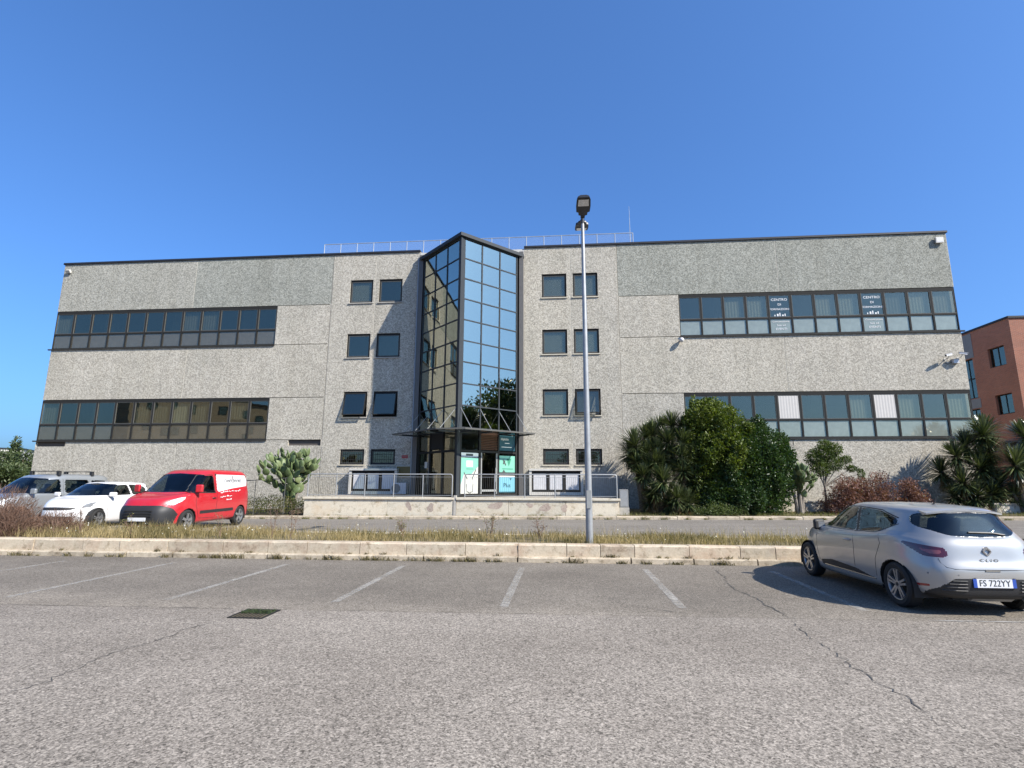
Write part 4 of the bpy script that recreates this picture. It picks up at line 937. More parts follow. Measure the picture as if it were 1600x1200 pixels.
def face_with_holes(b, xs_holes, L, H, axis):
    cuts = sorted({0, L, *[h[0] for h in xs_holes], *[h[1] for h in xs_holes]}); zs = sorted({0, H, *[h[2] for h in xs_holes], *[h[3] for h in xs_holes]})
    for i in range(len(cuts)-1):
        for j in range(len(zs)-1):
            cx, cz = (cuts[i]+cuts[i+1])/2, (zs[j]+zs[j+1])/2
            if any(h[0] < cx < h[1] and h[2] < cz < h[3] for h in xs_holes): continue
            p = [(cuts[i], zs[j]), (cuts[i+1], zs[j]), (cuts[i+1], zs[j+1]), (cuts[i], zs[j+1])]
            b.add([(0, s, z) if axis == 'y' else (s, 0, z) for s, z in p], [(0, 1, 2, 3)])
    for a, c, e, f in xs_holes:
        for p, q in (((a, e), (a, f)), ((c, e), (c, f)), ((a, e), (c, e)), ((a, f), (c, f))):
            if axis == 'y': b.add([(0, p[0], p[1]), (0, q[0], q[1]), (0.25, q[0], q[1]), (0.25, p[0], p[1])], [(0, 1, 2, 3)])
            else: b.add([(p[0], 0, p[1]), (q[0], 0, q[1]), (q[0], 0.25, q[1]), (p[0], 0.25, p[1])], [(0, 1, 2, 3)])
wl = [(0.75, 2.2, 9.9, 11.3), (0.75, 2.2, 6.5, 7.9), (0.75, 2.2, 3.2, 4.6), (3.7, 5.0, 8.0, 11.0), (3.7, 5.0, 4.6, 7.2), (3.7, 5.0, 1.0, 3.8), (6.5, 8.0, 9.9, 11.3), (6.5, 8.0, 6.5, 7.9)]
face_with_holes(b, wl, 16, H, 'y')
wr = [(6+4*k, 7.5+4*k, z, z+1.4) for k in range(4) for z in (3.2, 6.5, 9.9)]
face_with_holes(b, wr, 26, H, 'x')
b.add([(26, 0, 0), (26, 16, 0), (26, 16, H), (26, 0, H), (0, 16, 0), (0, 16, H)], [(0, 1, 2, 3), (1, 4, 5, 2)])
b.build('wall', 'brickwork', bb)
MB().box(0.06, 26, 0.06, 16, H-0.2, H-0.02).build('roof', 'concrete', bb)
b = MB(); b.box(-0.08, 26.1, -0.08, 0.2, H, H+0.14); b.box(-0.08, 0.2, 0.2, 16, H, H+0.14); b.build('coping', 'coping', bb)
for ax, hs in (('y', wl), ('x', wr)):
    for a, c, e, f in hs:
        m = MB(); P = (lambda s0, s1, d0, d1, z0, z1: m.box(d0, d1, s0, s1, z0, z1)) if ax == 'y' else (lambda s0, s1, d0, d1, z0, z1: m.box(s0, s1, d0, d1, z0, z1))
        t = 0.07; P(a, c, 0.16, 0.22, e, e+t); P(a, c, 0.16, 0.22, f-t, f); P(a, a+t, 0.16, 0.22, e+t, f-t); P(c-t, c, 0.16, 0.22, e+t, f-t); mid = (a+c)/2; P(mid-0.03, mid+0.03, 0.16, 0.22, e+t, f-t)
        if f-e > 2: P(a+t, mid-0.03, 0.16, 0.22, (e+f)/2-0.04, (e+f)/2+0.04); P(mid+0.03, c-t, 0.16, 0.22, (e+f)/2-0.04, (e+f)/2+0.04)
        w = m.build('window', 'frame_dark', bb)
        for s0, s1 in ((a+t, mid-0.03), (mid+0.03, c-t)):
            m = MB(); P(s0, s1, 0.185, 0.193, e+t, f-t); m.build('pane', 'office_glass', w)
MB().box(0.6, 25.5, 1.4, 1.5, 0.1, 12.6).build('inner_wall', 'interior_dark', bb); MB().box(1.4, 1.5, 1.5, 15.5, 0.1, 12.6).build('inner_wall', 'interior_dark', bb)
for z0, z1 in ((7.25, 7.95), (11.05, 12.9), (3.85, 4.55)): MB().box(-0.02, -0.005, 3.5, 5.2, z0, z1).build('grey_panel', 'grey_fascia', bb)
g = empty('garage_shed', (33.9, 6.0, 0.2), 0, 'dark shed with a flat roof below the brick building', 'shed')
b = MB(); b.box(-1.3, 1.5, -1.2, 1.5, 0, 4.0); b.build('wall', 'frame_dark', g); MB().box(-1.45, 1.65, -1.35, 1.65, 4.0, 4.12).build('roof', 'coping', g)

# ------------------------------------------------------------------ far things: left-hand background and the far side of the car park
def block_house(name, loc, rzd, W, D, H, wallm, label, nw, nf, roofm='coping', cat='building', sill=1.0):
    r = empty(name, loc, R(rzd), label, cat); fh = H/nf
    MB().box(-W/2, W/2, 0, D, 0, H).build('wall', wallm, r); MB().box(-W/2-0.25, W/2+0.25, -0.25, D+0.25, H+0.002, H+0.3).build('roof', roofm, r)
    me = MB().box(-0.7, 0.7, -0.05, 0.0, 0, 1.4).mesh('window'); me.materials.append(MT['frame_dark']); pe = MB().box(-0.6, 0.6, -0.06, -0.051, 0.1, 1.3).mesh('pane'); pe.materials.append(MT['office_glass'])
    for f in range(nf):
        for k in range(nw):
            x = -W/2+W*(k+0.5)/nw; w = place(me, 'window', r, (x, 0, f*fh+sill)); place(pe, 'pane', w)
    return r
block_house('far_house', (-141, 92, 0), 35, 18, 14, 9.6, 'white_paint', 'pale flat-roofed house far away at the left edge', 6, 3)
simple('brown_render', (0.36, 0.32, 0.25), 0.9)
# the opposite side of the street, seen only mirrored in the windows
block_house('opposite_building', (-55, -60, 0), 128, 26, 14, 16.5, 'brown_render', 'tan office block across the car park mirrored in the left windows', 7, 4)
block_house('opposite_building', (34, -80, 0), 180, 22, 14, 9.0, 'concrete', 'grey building across the car park mirrored in the right windows', 6, 3)
block_house('opposite_building', (62, -66, 0), 150, 16, 12, 7.0, 'interior', 'low grey block far right across the car park', 4, 2)

# ------------------------------------------------------------------ vehicles
def interp1(prof, x):
    xs = [p[0] for p in prof]; ys = [p[1] for p in prof]
    # smooth cubic (pchip-like) interpolation
    xs = np.array(xs, float); ys = np.array(ys, float); x = np.asarray(x, float)
    if len(xs) == 1: return np.full_like(x, ys[0])
    h = np.diff(xs); d = np.diff(ys)/h; m = np.zeros_like(ys); m[0], m[-1] = d[0], d[-1]
    for i in range(1, len(xs)-1):
        m[i] = 0 if d[i-1]*d[i] <= 0 else 2*d[i-1]*d[i]/(d[i-1]+d[i])
    k = np.clip(np.searchsorted(xs, x)-1, 0, len(h)-1); t = np.clip((x-xs[k])/h[k], 0, 1)
    h00 = 2*t**3-3*t**2+1; h10 = t**3-2*t**2+t; h01 = -2*t**3+3*t**2; h11 = t**3-t**2
    return h00*ys[k]+h10*h[k]*m[k]+h01*ys[k+1]+h11*h[k]*m[k+1]
def outline(row, N, taper):
    xf, xr, W, nf, nr = row['xf'], row['xr'], row['W'], row.get('nf', 3.0), row.get('nr', 4.0)
    xm = (xf+xr)/2; t = np.linspace(0, math.pi, 4000)
    c, s = np.cos(t), np.sin(t); n = np.where(c > 0, nf, nr)
    x = xm-np.sign(c)*(xr-xf)/2*np.abs(c)**(2/n); y = W*np.abs(s)**(2/n)
    y = y*interp1(taper, x) if taper else y
    L = np.concatenate([[0], np.cumsum(np.hypot(np.diff(x), np.diff(y)))]); q = np.linspace(0, L[-1], N)
    return np.interp(q, L, x), np.interp(q, L, y)
def pip(poly, X, Z):
    inside = np.zeros(X.shape, bool); n = len(poly)
    for i in range(n):
        x0, z0 = poly[i]; x1, z1 = poly[(i+1) % n]
        c = ((z0 > Z) != (z1 > Z)) & (X < (x1-x0)*(Z-z0)/((z1-z0) or 1e-9)+x0); inside ^= c
    return inside
def nearest_on(poly, X, Z):
    best = np.full(X.shape, 1e9); bx = X.copy(); bz = Z.copy(); n = len(poly)
    for i in range(n):
        x0, z0 = poly[i]; x1, z1 = poly[(i+1) % n]; dx, dz = x1-x0, z1-z0; L2 = dx*dx+dz*dz or 1e-9
        t = np.clip(((X-x0)*dx+(Z-z0)*dz)/L2, 0, 1); px, pz = x0+t*dx, z0+t*dz; d = np.hypot(X-px, Z-pz); m = d < best
        best[m] = d[m]; bx[m] = px[m]; bz[m] = pz[m]
    return best, bx, bz
def rounded(poly, r=0.03, k=4):
    out = []; n = len(poly)
    for i in range(n):
        p0, p, p1 = (np.array(poly[(i+d) % n], float) for d in (-1, 0, 1))
        a, c = p0-p, p1-p; la, lc = np.linalg.norm(a), np.linalg.norm(c); rr = min(r, la*0.45, lc*0.45)
        A, C = p+a/la*rr, p+c/lc*rr
        for j in range(k+1):
            t = j/k; out.append(tuple((1-t)**2*A+2*t*(1-t)*p+t*t*C))
    return out
def car_body(root, rows, wheels, wr, regions, paint, N=240, seg=9, taper=None, liner=True):
    """wrap-around outlines stacked from sill to roof, cut into paint, windows, lights and trim"""
    O = []
    for r in rows:
        x, y = outline(r, N, taper); z = interp1(r['z'], x); O.append(np.stack([x, y, z], 1))
    O = np.array(O); nr = len(rows)
    G_ = []; 
    for i in range(nr-1):
        p0, p1, p2, p3 = O[max(i-1, 0)], O[i], O[i+1], O[min(i+2, nr-1)]
        if rows[i].get('crease'): p0 = p1-(p2-p1)*0.6
        if rows[i+1].get('crease'): p3 = p2+(p2-p1)*0.6
        k = rows[i].get('seg', seg)
        d01 = np.maximum(np.linalg.norm(p1-p0, axis=1), 1e-3)[:, None]**0.5; d12 = np.maximum(np.linalg.norm(p2-p1, axis=1), 1e-3)[:, None]**0.5; d23 = np.maximum(np.linalg.norm(p3-p2, axis=1), 1e-3)[:, None]**0.5
        m1 = (p2-p1)+d12*((p1-p0)/d01-(p2-p0)/(d01+d12)); m2 = (p2-p1)+d12*((p3-p2)/d23-(p3-p1)/(d12+d23))
        if i == 0: m1 = (p2-p1)
        if i == nr-2: m2 = (p2-p1)
        for j in range(k):
            t = j/k; G_.append((2*t**3-3*t**2+1)*p1+(t**3-2*t**2+t)*m1+(-2*t**3+3*t**2)*p2+(t**3-t**2)*m2)
    G_.append(O[-1]); P = np.array(G_); M = P.shape[0]; P[:, :, 1] = np.maximum(P[:, :, 1], 0)
    P[:, 0, 1] = 0; P[:, -1, 1] = 0; P[-1, :, 1] = 0
    X, Y, Z = P[:, :, 0].copy(), P[:, :, 1].copy(), P[:, :, 2].copy()
    # vertex normals (rough) for side / end tests
    dq = np.gradient(P, axis=1); dj = np.gradient(P, axis=0); nrm = np.cross(dq, dj); nrm /= np.maximum(np.linalg.norm(nrm, axis=2, keepdims=True), 1e-9); nrm *= np.sign(nrm[M//4, N//2, 1])
    sideish = np.abs(nrm[:, :, 1]) > 0.42
    xm = (rows[3]['xf']+rows[3]['xr'])/2
    perim = np.linalg.norm(np.diff(P, axis=1), axis=2); wr_ = np.concatenate([np.cumsum(perim[:, ::-1], axis=1)[:, ::-1], np.zeros((M, 1))], 1); wf_ = np.concatenate([np.zeros((M, 1)), np.cumsum(perim, axis=1)], 1)
    def coords(kind):
        if kind == 'side': return X, Z, sideish
        if kind == 'rear': return Y, Z, (X > xm) & (nrm[:, :, 0] > 0.25)
        if kind == 'front': return Y, Z, (X < xm) & (nrm[:, :, 0] < -0.2)
        if kind == 'wraprear': return wr_, Z, X > xm
        if kind == 'wrapfront': return wf_, Z, X < xm
    cell = 0.5*float(np.median(perim))+0.5*float(np.median(np.linalg.norm(np.diff(P, axis=0), axis=2)))
    for rg in list(regions)+[dict(kind='side', poly=[(wx+wr*math.cos(2*math.pi*k/60), wz+wr*math.sin(2*math.pi*k/60)) for k in range(60)]) for wx, wz in wheels]:
        A, Bc, ok = coords(rg['kind']); d, bx, bz = nearest_on(rg['poly'], A, Bc); mk = ok & (d < 0.5*cell)
        mk[:, 0] = mk[:, -1] = False; mk[-1] = False
        if rg['kind'] == 'side': X[mk] = bx[mk]; Z[mk] = bz[mk]
        elif rg['kind'] in ('rear', 'front'): Y[mk] = bx[mk]; Z[mk] = bz[mk]
        else: Z[mk] = bz[mk]
    fc = lambda a: 0.25*(a[:-1, :-1]+a[1:, :-1]+a[:-1, 1:]+a[1:, 1:])
    V = np.stack([X, Y, Z], 2).reshape(-1, 3)
    idx = np.arange(M*N).reshape(M, N); quads = np.stack([idx[:-1, :-1], idx[:-1, 1:], idx[1:, 1:], idx[1:, :-1]], 2)
    fX, fY, fZ = fc(X), fc(Y), fc(Z); cls = np.full(fX.shape, -1); fn = fc(nrm[:, :, 1]); fnx = fc(nrm[:, :, 0]); fw = fc(wr_); fwf = fc(wf_)
    for k, rg in enumerate(regions):
        kd = rg['kind']
        if kd == 'side': m = pip(rg['poly'], fX, fZ) & (np.abs(fn) > 0.38)
        elif kd == 'rear': m = pip(rg['poly'], fY, fZ) & (fX > xm) & (fnx > 0.25)
        elif kd == 'front': m = pip(rg['poly'], fY, fZ) & (fX < xm) & (fnx < -0.2)
        elif kd == 'wraprear': m = pip(rg['poly'], fw, fZ) & (fX > xm)
        else: m = pip(rg['poly'], fwf, fZ) & (fX < xm)
        cls[m] = k
    for wx, wz in wheels: cls[(np.hypot(fX-wx, fZ-wz) < wr-0.002) & (fY > 0.4)] = -9
    def emit(name, q, mat, mirror, off=0.0, parent=root, smooth=True):
        q = q.reshape(-1, 4)
        if not len(q): return None
        VV = V.copy()
        if off: VV = VV+nrm.reshape(-1, 3)*off*np.sign((nrm[:, :, 1].reshape(-1, 1)*1.0).mean() or 1)
        used, inv = np.unique(q, return_inverse=True); q2 = inv.reshape(q.shape); vv = VV[used]
        if mirror == 'both':
            vm = vv*np.array([1, -1, 1]); vv = np.concatenate([vv, vm]); q2 = np.concatenate([q2, (q2+len(used))[:, ::-1]])
        elif mirror == 'right': vv = vv*np.array([1, -1, 1]); q2 = q2[:, ::-1]
        return mesh_np(name, vv, q2[:, ::-1], mat, parent, smooth=smooth)
    body = emit('body', quads[cls == -1], paint, 'both')
    for k, rg in enumerate(regions):
        q = quads[cls == k]
        if rg['kind'] in ('side', 'wraprear', 'wrapfront') and not rg.get('join'):
            for mr in ('left', 'right'): emit(rg['name'], q, rg['mat'], mr)
        else: emit(rg['name'], q, rg['mat'], 'both')
    if liner:
        q = quads[(cls != -9)]; glassy = [k for k, r in enumerate(regions) if 'glass' in r['mat']]
        msk = (cls != -9) & ~np.isin(cls, glassy) & (fZ > 0.3)
        s = 1
        qq = quads[msk].reshape(-1, 4); used, inv = np.unique(qq, return_inverse=True)
        vv = (V-nrm.reshape(-1, 3)*s*0.035)[used]; vv[:, 1] = np.maximum(vv[:, 1], 0); q2 = inv.reshape(qq.shape)
        vm = vv*np.array([1, -1, 1]); mesh_np('interior_trim', np.concatenate([vv, vm]), np.concatenate([q2, (q2+len(used))]), 'seat_cloth', root)
    def side_y(x, z):
        d = np.where(sideish, np.hypot(X-x, Z-z), 9); i = np.unravel_index(np.argmin(d), d.shape); return float(Y[i])
    def end_x(y, z, rear=True):
        d = np.where((X > xm) == rear, np.hypot(Y-abs(y), Z-z), 9); i = np.unravel_index(np.argmin(d), d.shape); return float(X[i])
    return side_y, end_x
def seam_lines(root, side_y, lines, w=0.004, mat='black_plastic', name='door_gap'):
    for pts in lines:
        for s in (-1, 1):
            P = []
            for (a, c), (d, e) in zip(pts[:-1], pts[1:]):
                k = max(2, int(math.hypot(d-a, e-c)/0.06))
                P += [(a+(d-a)*i/k, c+(e-c)*i/k) for i in range(k)]
            P.append(pts[-1]); MB().tube([(x, s*(side_y(x, z)-0.001), z) for x, z in P], w, 5).build(name, mat, root)
def make_wheel(root, x, y, z, r, w, style, sgn):
    """tyre with a rim of its own; sgn is the outer side"""
    t = MB(); rr = r*0.69
    t.lathe([(rr, -w/2+0.01), (r*0.86, -w/2), (r*0.97, -w/2+0.02), (r, -w/2+0.05), (r, w/2-0.05), (r*0.97, w/2-0.02), (r*0.86, w/2), (rr, w/2-0.01)], (0, 0, 0), 40, 'y')
    o = t.build('wheel', 'dark_rubber', root, True); o.location = (x, y, z)
    m = MB(); yo = sgn*(w/2-0.015)
    m.lathe([(rr+0.002, yo), (rr-0.012, yo-sgn*0.004), (rr-0.02, yo-sgn*0.03), (rr-0.03, yo-sgn*0.10)], (0, 0, 0), 40, 'y')
    for k in range(5):
        a = 2*math.pi*k/5+0.3
        for da in ((-0.15, 0.15) if style == 'double' else (-0.05,)):
            p0 = Vector((math.cos(a+da*1.9)*rr*0.24, yo-sgn*0.02, math.sin(a+da*1.9)*rr*0.24)); p1 = Vector((math.cos(a+da)*(rr-0.015), yo-sgn*0.008, math.sin(a+da)*(rr-0.015)))
            m.bar(p0, p1, 0.030 if style == 'double' else 0.075, 0.03, up=(0, 1, 0))
    m.lathe([(0.0, yo-sgn*0.004), (rr*0.24, yo-sgn*0.006), (rr*0.27, yo-sgn*0.03)], (0, 0, 0), 20, 'y')
    rim = m.build('rim', 'rim_silver', o); MB().lathe([(0.0, yo-sgn*0.085), (rr-0.025, yo-sgn*0.085)], (0, 0, 0), 24, 'y').build('brake_disc', 'black_plastic', o)
    MB().lathe([(0, yo+sgn*0.002), (rr*0.12, yo+sgn*0.001), (rr*0.13, yo-sgn*0.01)], (0, 0, 0), 14, 'y').build('hub_cap', 'black_plastic', o)
def running_gear(root, wheels, r, w, halftrack, archr, style, floor):
    for wx, wz in wheels:
        for s in (-1, 1):
            make_wheel(root, wx, s*(halftrack-w/2), wz-0.0, r, w, style, s)
            a = MB(); n = 22
            pts = [(wx+(archr+0.006)*math.cos(math.pi*k/n-0.0), wz+(archr+0.006)*math.sin(math.pi*k/n)) for k in range(n+1)]
            pts = [(wx+archr+0.006, wz-0.12)]+pts+[(wx-archr-0.006, wz-0.12)]
            for (x0, z0), (x1, z1) in zip(pts[:-1], pts[1:]): a.add([(x0, s*0.42, z0), (x1, s*0.42, z1), (x1, s*(halftrack-0.02), z1), (x0, s*(halftrack-0.02), z0)], [(0, 1, 2, 3)])
            a.add([(x, s*0.42, z) for x, z in pts], [tuple(range(len(pts)))]); a.build('wheel_arch', 'dark_rubber', root)
    b = MB(); x0, x1, hw, z = floor; ws = sorted(wheels)
    b.box(x0, x1, -0.40, 0.40, z, z+0.10); b.box(ws[0][0]+archr+0.03, ws[1][0]-archr-0.03, -hw, hw, z+0.02, z+0.12)
    b.build('underbody', 'dark_rubber', root)
def seats(root, xs, zs, head=True, y=0.36, mat='seat_cloth'):
    for x in xs:
        for s in (-1, 1):
            b = MB(); b.obox((x-0.22, s*y, zs+0.1), (0.24, 0, 0.02), (0, 0.22, 0), (0, 0, 0.09)); b.obox((x+0.06, s*y, zs+0.42), (0.06, 0, -0.0), (0, 0.22, 0), (0.10, 0, 0.30)); b.obox((x+0.19, s*y, zs+0.80), (0.045, 0, 0), (0, 0.12, 0), (0.02, 0, 0.085))
            bevel(b.build('seat', mat, root), 0.03)
def mirrors(root, x, y, z, mat, w=0.2, h=0.14):
    for s in (-1, 1):
        o = MB().obox((x, s*(y+0.11), z), (0.05, 0, 0), (0.02, s*w/2, 0), (0, 0, h/2)).build('mirror', mat, root); bevel(o, 0.04, 3)
        MB().bar((x+0.0, s*(y-0.02), z-0.05), (x, s*(y+0.06), z-0.04), 0.05, 0.04).build('mirror_stalk', 'black_plastic', root)
        MB().box(x+0.052, x+0.056, min(s*(y+0.03), s*(y+0.19)), max(s*(y+0.03), s*(y+0.19)), z-0.05, z+0.05).build('mirror_glass', 'lens_smoke', root)

# ---- silver hatchback, seen from behind
CL = empty('parked_car', (10.33, -16.52, 0.0), R(-90)+R(1.6), 'silver five-door hatchback parked nose to the kerb', 'car', 'parked vehicles'); CL.scale = (0.985, 0.985, 0.965)
rows = [dict(xf=0.14, xr=3.97, W=0.76, nf=3.2, nr=5, z=[(0, 0.20), (2, 0.19), (4, 0.24)]),
        dict(xf=0.05, xr=4.02, W=0.815, nf=3.0, nr=5.6, z=[(0, 0.25), (2, 0.24), (4, 0.29)]),
        dict(xf=0.00, xr=4.055, W=0.848, nf=2.8, nr=5.6, z=[(0, 0.42), (2, 0.40), (4, 0.45)]),
        dict(xf=0.02, xr=4.06, W=0.862, nf=2.7, nr=5.4, z=[(0, 0.58), (2, 0.58), (4, 0.60)]),
        dict(xf=0.05, xr=4.02, W=0.862, nf=2.7, nr=5.2, z=[(0, 0.68), (2, 0.74), (3.2, 0.78), (4.06, 0.74)]),
        dict(xf=0.13, xr=3.985, W=0.850, nf=2.6, nr=4.8, z=[(0, 0.76), (1.0, 0.86), (2.4, 0.91), (3.4, 0.98), (4.06, 0.90)]),
        dict(xf=0.32, xr=3.955, W=0.815, nf=2.7, nr=4.4, z=[(0, 0.83), (0.6, 0.90), (1.1, 0.95), (2.4, 0.965), (3.4, 1.03), (4.06, 1.00)]),
        dict(xf=0.86, xr=3.945, W=0.765, nf=2.9, nr=4.0, z=[(0.6, 0.97), (1.1, 0.985), (2.4, 1.00), (3.4, 1.08), (4.06, 1.06)]),
        dict(xf=1.30, xr=3.865, W=0.685, nf=3.0, nr=3.4, z=[(1.2, 1.20), (2.4, 1.215), (3.4, 1.22), (4.06, 1.20)]),
        dict(xf=1.68, xr=3.765, W=0.60, nf=3.0, nr=3.6, z=[(1.6, 1.365), (2.4, 1.39), (3.2, 1.365), (4.06, 1.335)]),
        dict(xf=1.84, xr=3.69, W=0.505, nf=3.0, nr=4.0, z=[(1.6, 1.405), (2.4, 1.43), (3.2, 1.405), (4.06, 1.37)]),
        dict(xf=2.10, xr=3.40, W=0.25, nf=3.0, nr=4.0, z=[(1.6, 1.42), (2.5, 1.445), (3.2, 1.428), (4.06, 1.40)]),
        dict(xf=2.3, xr=3.2, W=0.0, z=[(1.6, 1.43), (2.5, 1.448), (3.2, 1.435), (4.06, 1.41)])]
WC_ = [(0.83, 0.315), (3.40, 0.315)]
side_win_f = rounded([(1.08, 0.985), (1.74, 1.335), (2.33, 1.355), (2.42, 0.99)], 0.05)
side_win_r = rounded([(2.50, 0.99), (2.42, 1.355), (2.95, 1.325), (3.30, 1.235), (3.36, 1.16), (3.02, 1.02)], 0.05)
rear_win = rounded([(0, 1.03), (0.40, 1.045), (0.63, 1.15), (0.56, 1.325), (0, 1.345), (-0.56, 1.325), (-0.63, 1.15), (-0.40, 1.045)], 0.06)
shield = rounded([(0, 1.0), (0.70, 1.0), (0.53, 1.37), (0, 1.40), (-0.53, 1.37), (-0.70, 1.0)], 0.05)
tail = rounded([(0.47, 0.80), (0.54, 0.76), (0.74, 0.765), (1.02, 0.915), (1.00, 0.945), (0.50, 0.885)], 0.03)
tail_in = rounded([(0.53, 0.83), (0.58, 0.80), (0.68, 0.805), (0.80, 0.86), (0.55, 0.855)], 0.02)
bump = rounded([(-0.1, 0.13), (0.84, 0.13), (0.80, 0.30), (0.62, 0.39), (0.47, 0.50), (-0.1, 0.515)], 0.02)
refl = rounded([(0.74, 0.375), (0.93, 0.36), (0.93, 0.395), (0.75, 0.405)], 0.008)
sillp = rounded([(1.35, 0.30), (1.30, 0.375), (1.75, 0.43), (2.45, 0.395), (3.0, 0.30), (2.2, 0.305)], 0.02)
pil = rounded([(2.335, 1.355), (2.425, 0.99), (2.50, 0.99), (2.415, 1.356)], 0.005)
hl = rounded([(0.40, 0.62), (0.75, 0.66), (1.10, 0.78), (0.80, 0.78), (0.42, 0.72)], 0.03)
regs = [dict(kind='side', poly=side_win_f, name='side_window', mat='car_glass'), dict(kind='side', poly=side_win_r, name='side_window', mat='car_glass'), dict(kind='side', poly=pil, name='pillar', mat='black_plastic'),
        dict(kind='rear', poly=rear_win, name='rear_window', mat='car_glass'), dict(kind='front', poly=shield, name='windscreen', mat='car_glass'),
        dict(kind='wraprear', poly=tail, name='tail_light', mat='lens_darkred'), dict(kind='wraprear', poly=tail_in, name='tail_light_lens', mat='lens_pink'), dict(kind='wraprear', poly=bump, name='rear_bumper', mat='black_plastic', join=True),
        dict(kind='wraprear', poly=refl, name='reflector', mat='lens_red'), dict(kind='side', poly=sillp, name='door_trim', mat='black_plastic'), dict(kind='wrapfront', poly=hl, name='headlight', mat='lens_clear')]
sy, ex = car_body(CL, rows, WC_, 0.338, regs, 'paint_silver', 300, 12, taper=[(0, 0.93), (0.8, 0.985), (2.0, 1.0), (3.2, 1.0), (4.06, 0.965)])
running_gear(CL, WC_, 0.312, 0.20, 0.835, 0.338, 'double', (0.25, 3.85, 0.72, 0.20))
seam_lines(CL, sy, [[(2.46, 0.98), (2.47, 0.7), (2.44, 0.42)], [(3.10, 1.04), (3.16, 0.86), (3.02, 0.62), (2.98, 0.36)], [(1.22, 0.93), (1.20, 0.60), (1.27, 0.36)]], 0.0045)
seam_lines(CL, sy, [[(1.05, 0.975), (1.70, 1.345), (2.35, 1.37), (2.95, 1.34), (3.33, 1.24)]], 0.009, name='window_seal'); seam_lines(CL, sy, [[(1.05, 0.975), (2.45, 0.98), (3.02, 1.01), (3.38, 1.16)]], 0.006, name='window_seal')
seam_lines(CL, sy, [[(1.45, 0.315), (2.2, 0.318), (2.93, 0.312)]], 0.008, 'chrome', 'trim_strip')
for s in (-1, 1):
    y = sy(2.3, 0.83); MB().tube([(2.22, s*(y+0.0), 0.82), (2.24, s*(y+0.03), 0.825), (2.36, s*(y+0.03), 0.828), (2.39, s*(y), 0.828)], 0.014, 8).build('door_handle', 'paint_silver', CL, True)
mirrors(CL, 1.27, 0.68, 0.995, 'black_plastic', 0.20, 0.19)
seats(CL, (1.75, 2.65), 0.50)
MB().box(1.0, 1.35, -0.66, 0.66, 0.55, 0.96).build('dashboard', 'seat_cloth', CL); MB().lathe([(0.165, -0.012), (0.185, 0), (0.165, 0.012), (0.155, 0)], (0, 0, 0), 20, 'y').build('steering_wheel', 'black_plastic', CL).location = (1.45, 0.36, 0.93)
bpy.data.objects['steering_wheel'].rotation_euler = (0, 0, R(90))
# hatch details
rx = Matrix.Rotation(R(90), 4, 'Z')
def rear_tube(pts, r, mat, name, off=0.002): MB().tube([(ex(y, z)+off, y, z) for y, z in pts], r, 6).build(name, mat, CL)
rear_tube([(-0.585, 0.75), (-0.575, 0.69), (-0.53, 0.64), (-0.45, 0.622), (-0.3, 0.618), (-0.15, 0.617), (0, 0.617), (0.15, 0.617), (0.3, 0.618), (0.45, 0.622), (0.53, 0.64), (0.575, 0.69), (0.585, 0.75)], 0.005, 'black_plastic', 'hatch_gap', 0.0)
rear_tube([(0.30, 1.06), (0.15, 1.085), (-0.15, 1.09)], 0.014, 'black_plastic', 'wiper', 0.012)
sp_ = MB(); n = 16
for k in range(n+1):
    y = -0.50+1.0*k/n; q = (y/0.50)**2; c = 1-0.5*q*q
    za = 1.432-0.045*q
    sp_.v += [(3.34, y*0.96, za-0.014), (3.57, y, za-0.024), (3.655+0.11*c, y, za-0.054), (3.655+0.11*c, y, za-0.074), (3.57, y, za-0.087)]
for k in range(n):
    for j in range(4): sp_.f.append((k*5+j, (k+1)*5+j, (k+1)*5+j+1, k*5+j+1))
sp_.f += [tuple(range(5)), tuple(n*5+j for j in range(5))]
sp_.build('spoiler', 'paint_silver', CL, True)
an = MB(); an.lathe([(0.0, 0.02), (0.02, 0.015), (0.035, 0.0)], (3.15, 0, 1.432), 10); an.tube([(3.15, 0, 1.44), (3.24, 0, 1.56)], [0.008, 0.003], 6); an.build('antenna', 'black_plastic', CL)
px = ex(0, 0.44)+0.012
MB().box(px-0.01, px, -0.26, 0.26, 0.395, 0.505).build('number_plate', 'plate_white', CL)
for s in (-1, 1): MB().box(px-0.009, px+0.001, min(s*0.262, s*0.218), max(s*0.262, s*0.218), 0.395, 0.505).build('plate_band', 'plate_blue', CL)
text('FS 722YY', 0.115, CL, (px+0.002, 0, 0.45), (R(90), 0, R(90)), 'letter_dark', 0.86)
cx = ex(0, 0.735)+0.006; text('C L I O', 0.055, CL, (cx, 0, 0.735), (R(90), R(0), R(90)), 'letter_dark', 1.35, 'badge_lettering')
dx = ex(0, 0.85); bd = MB()   # the diamond badge
for p, q in (((0, 0.905), (0.048, 0.85)), ((0.048, 0.85), (0, 0.795)), ((0, 0.795), (-0.048, 0.85)), ((-0.048, 0.85), (0, 0.905))): bd.bar((dx+0.012, p[0], p[1]), (dx+0.012, q[0], q[1]), 0.016, 0.02, up=(1, 0, 0))
bd.build('badge', 'chrome', CL)
for s in (-1, 1):
    for k in range(4):
        z = 0.345+k*0.042; y0, y1 = 0.33, 0.60-k*0.035
        MB().tube([(ex(y0, z)+0.006, s*y0, z), (ex((y0+y1)/2, z)+0.006, s*(y0+y1)/2, z), (ex(y1, z)+0.003, s*y1, z)], 0.008, 5).build('grille_slat', 'sash_grey' if k == 3 else 'black_plastic', CL)
MB().tube([(3.95, 0.42, 0.24), (4.03, 0.42, 0.24)], 0.03, 10).build('exhaust', 'rim_silver', CL)
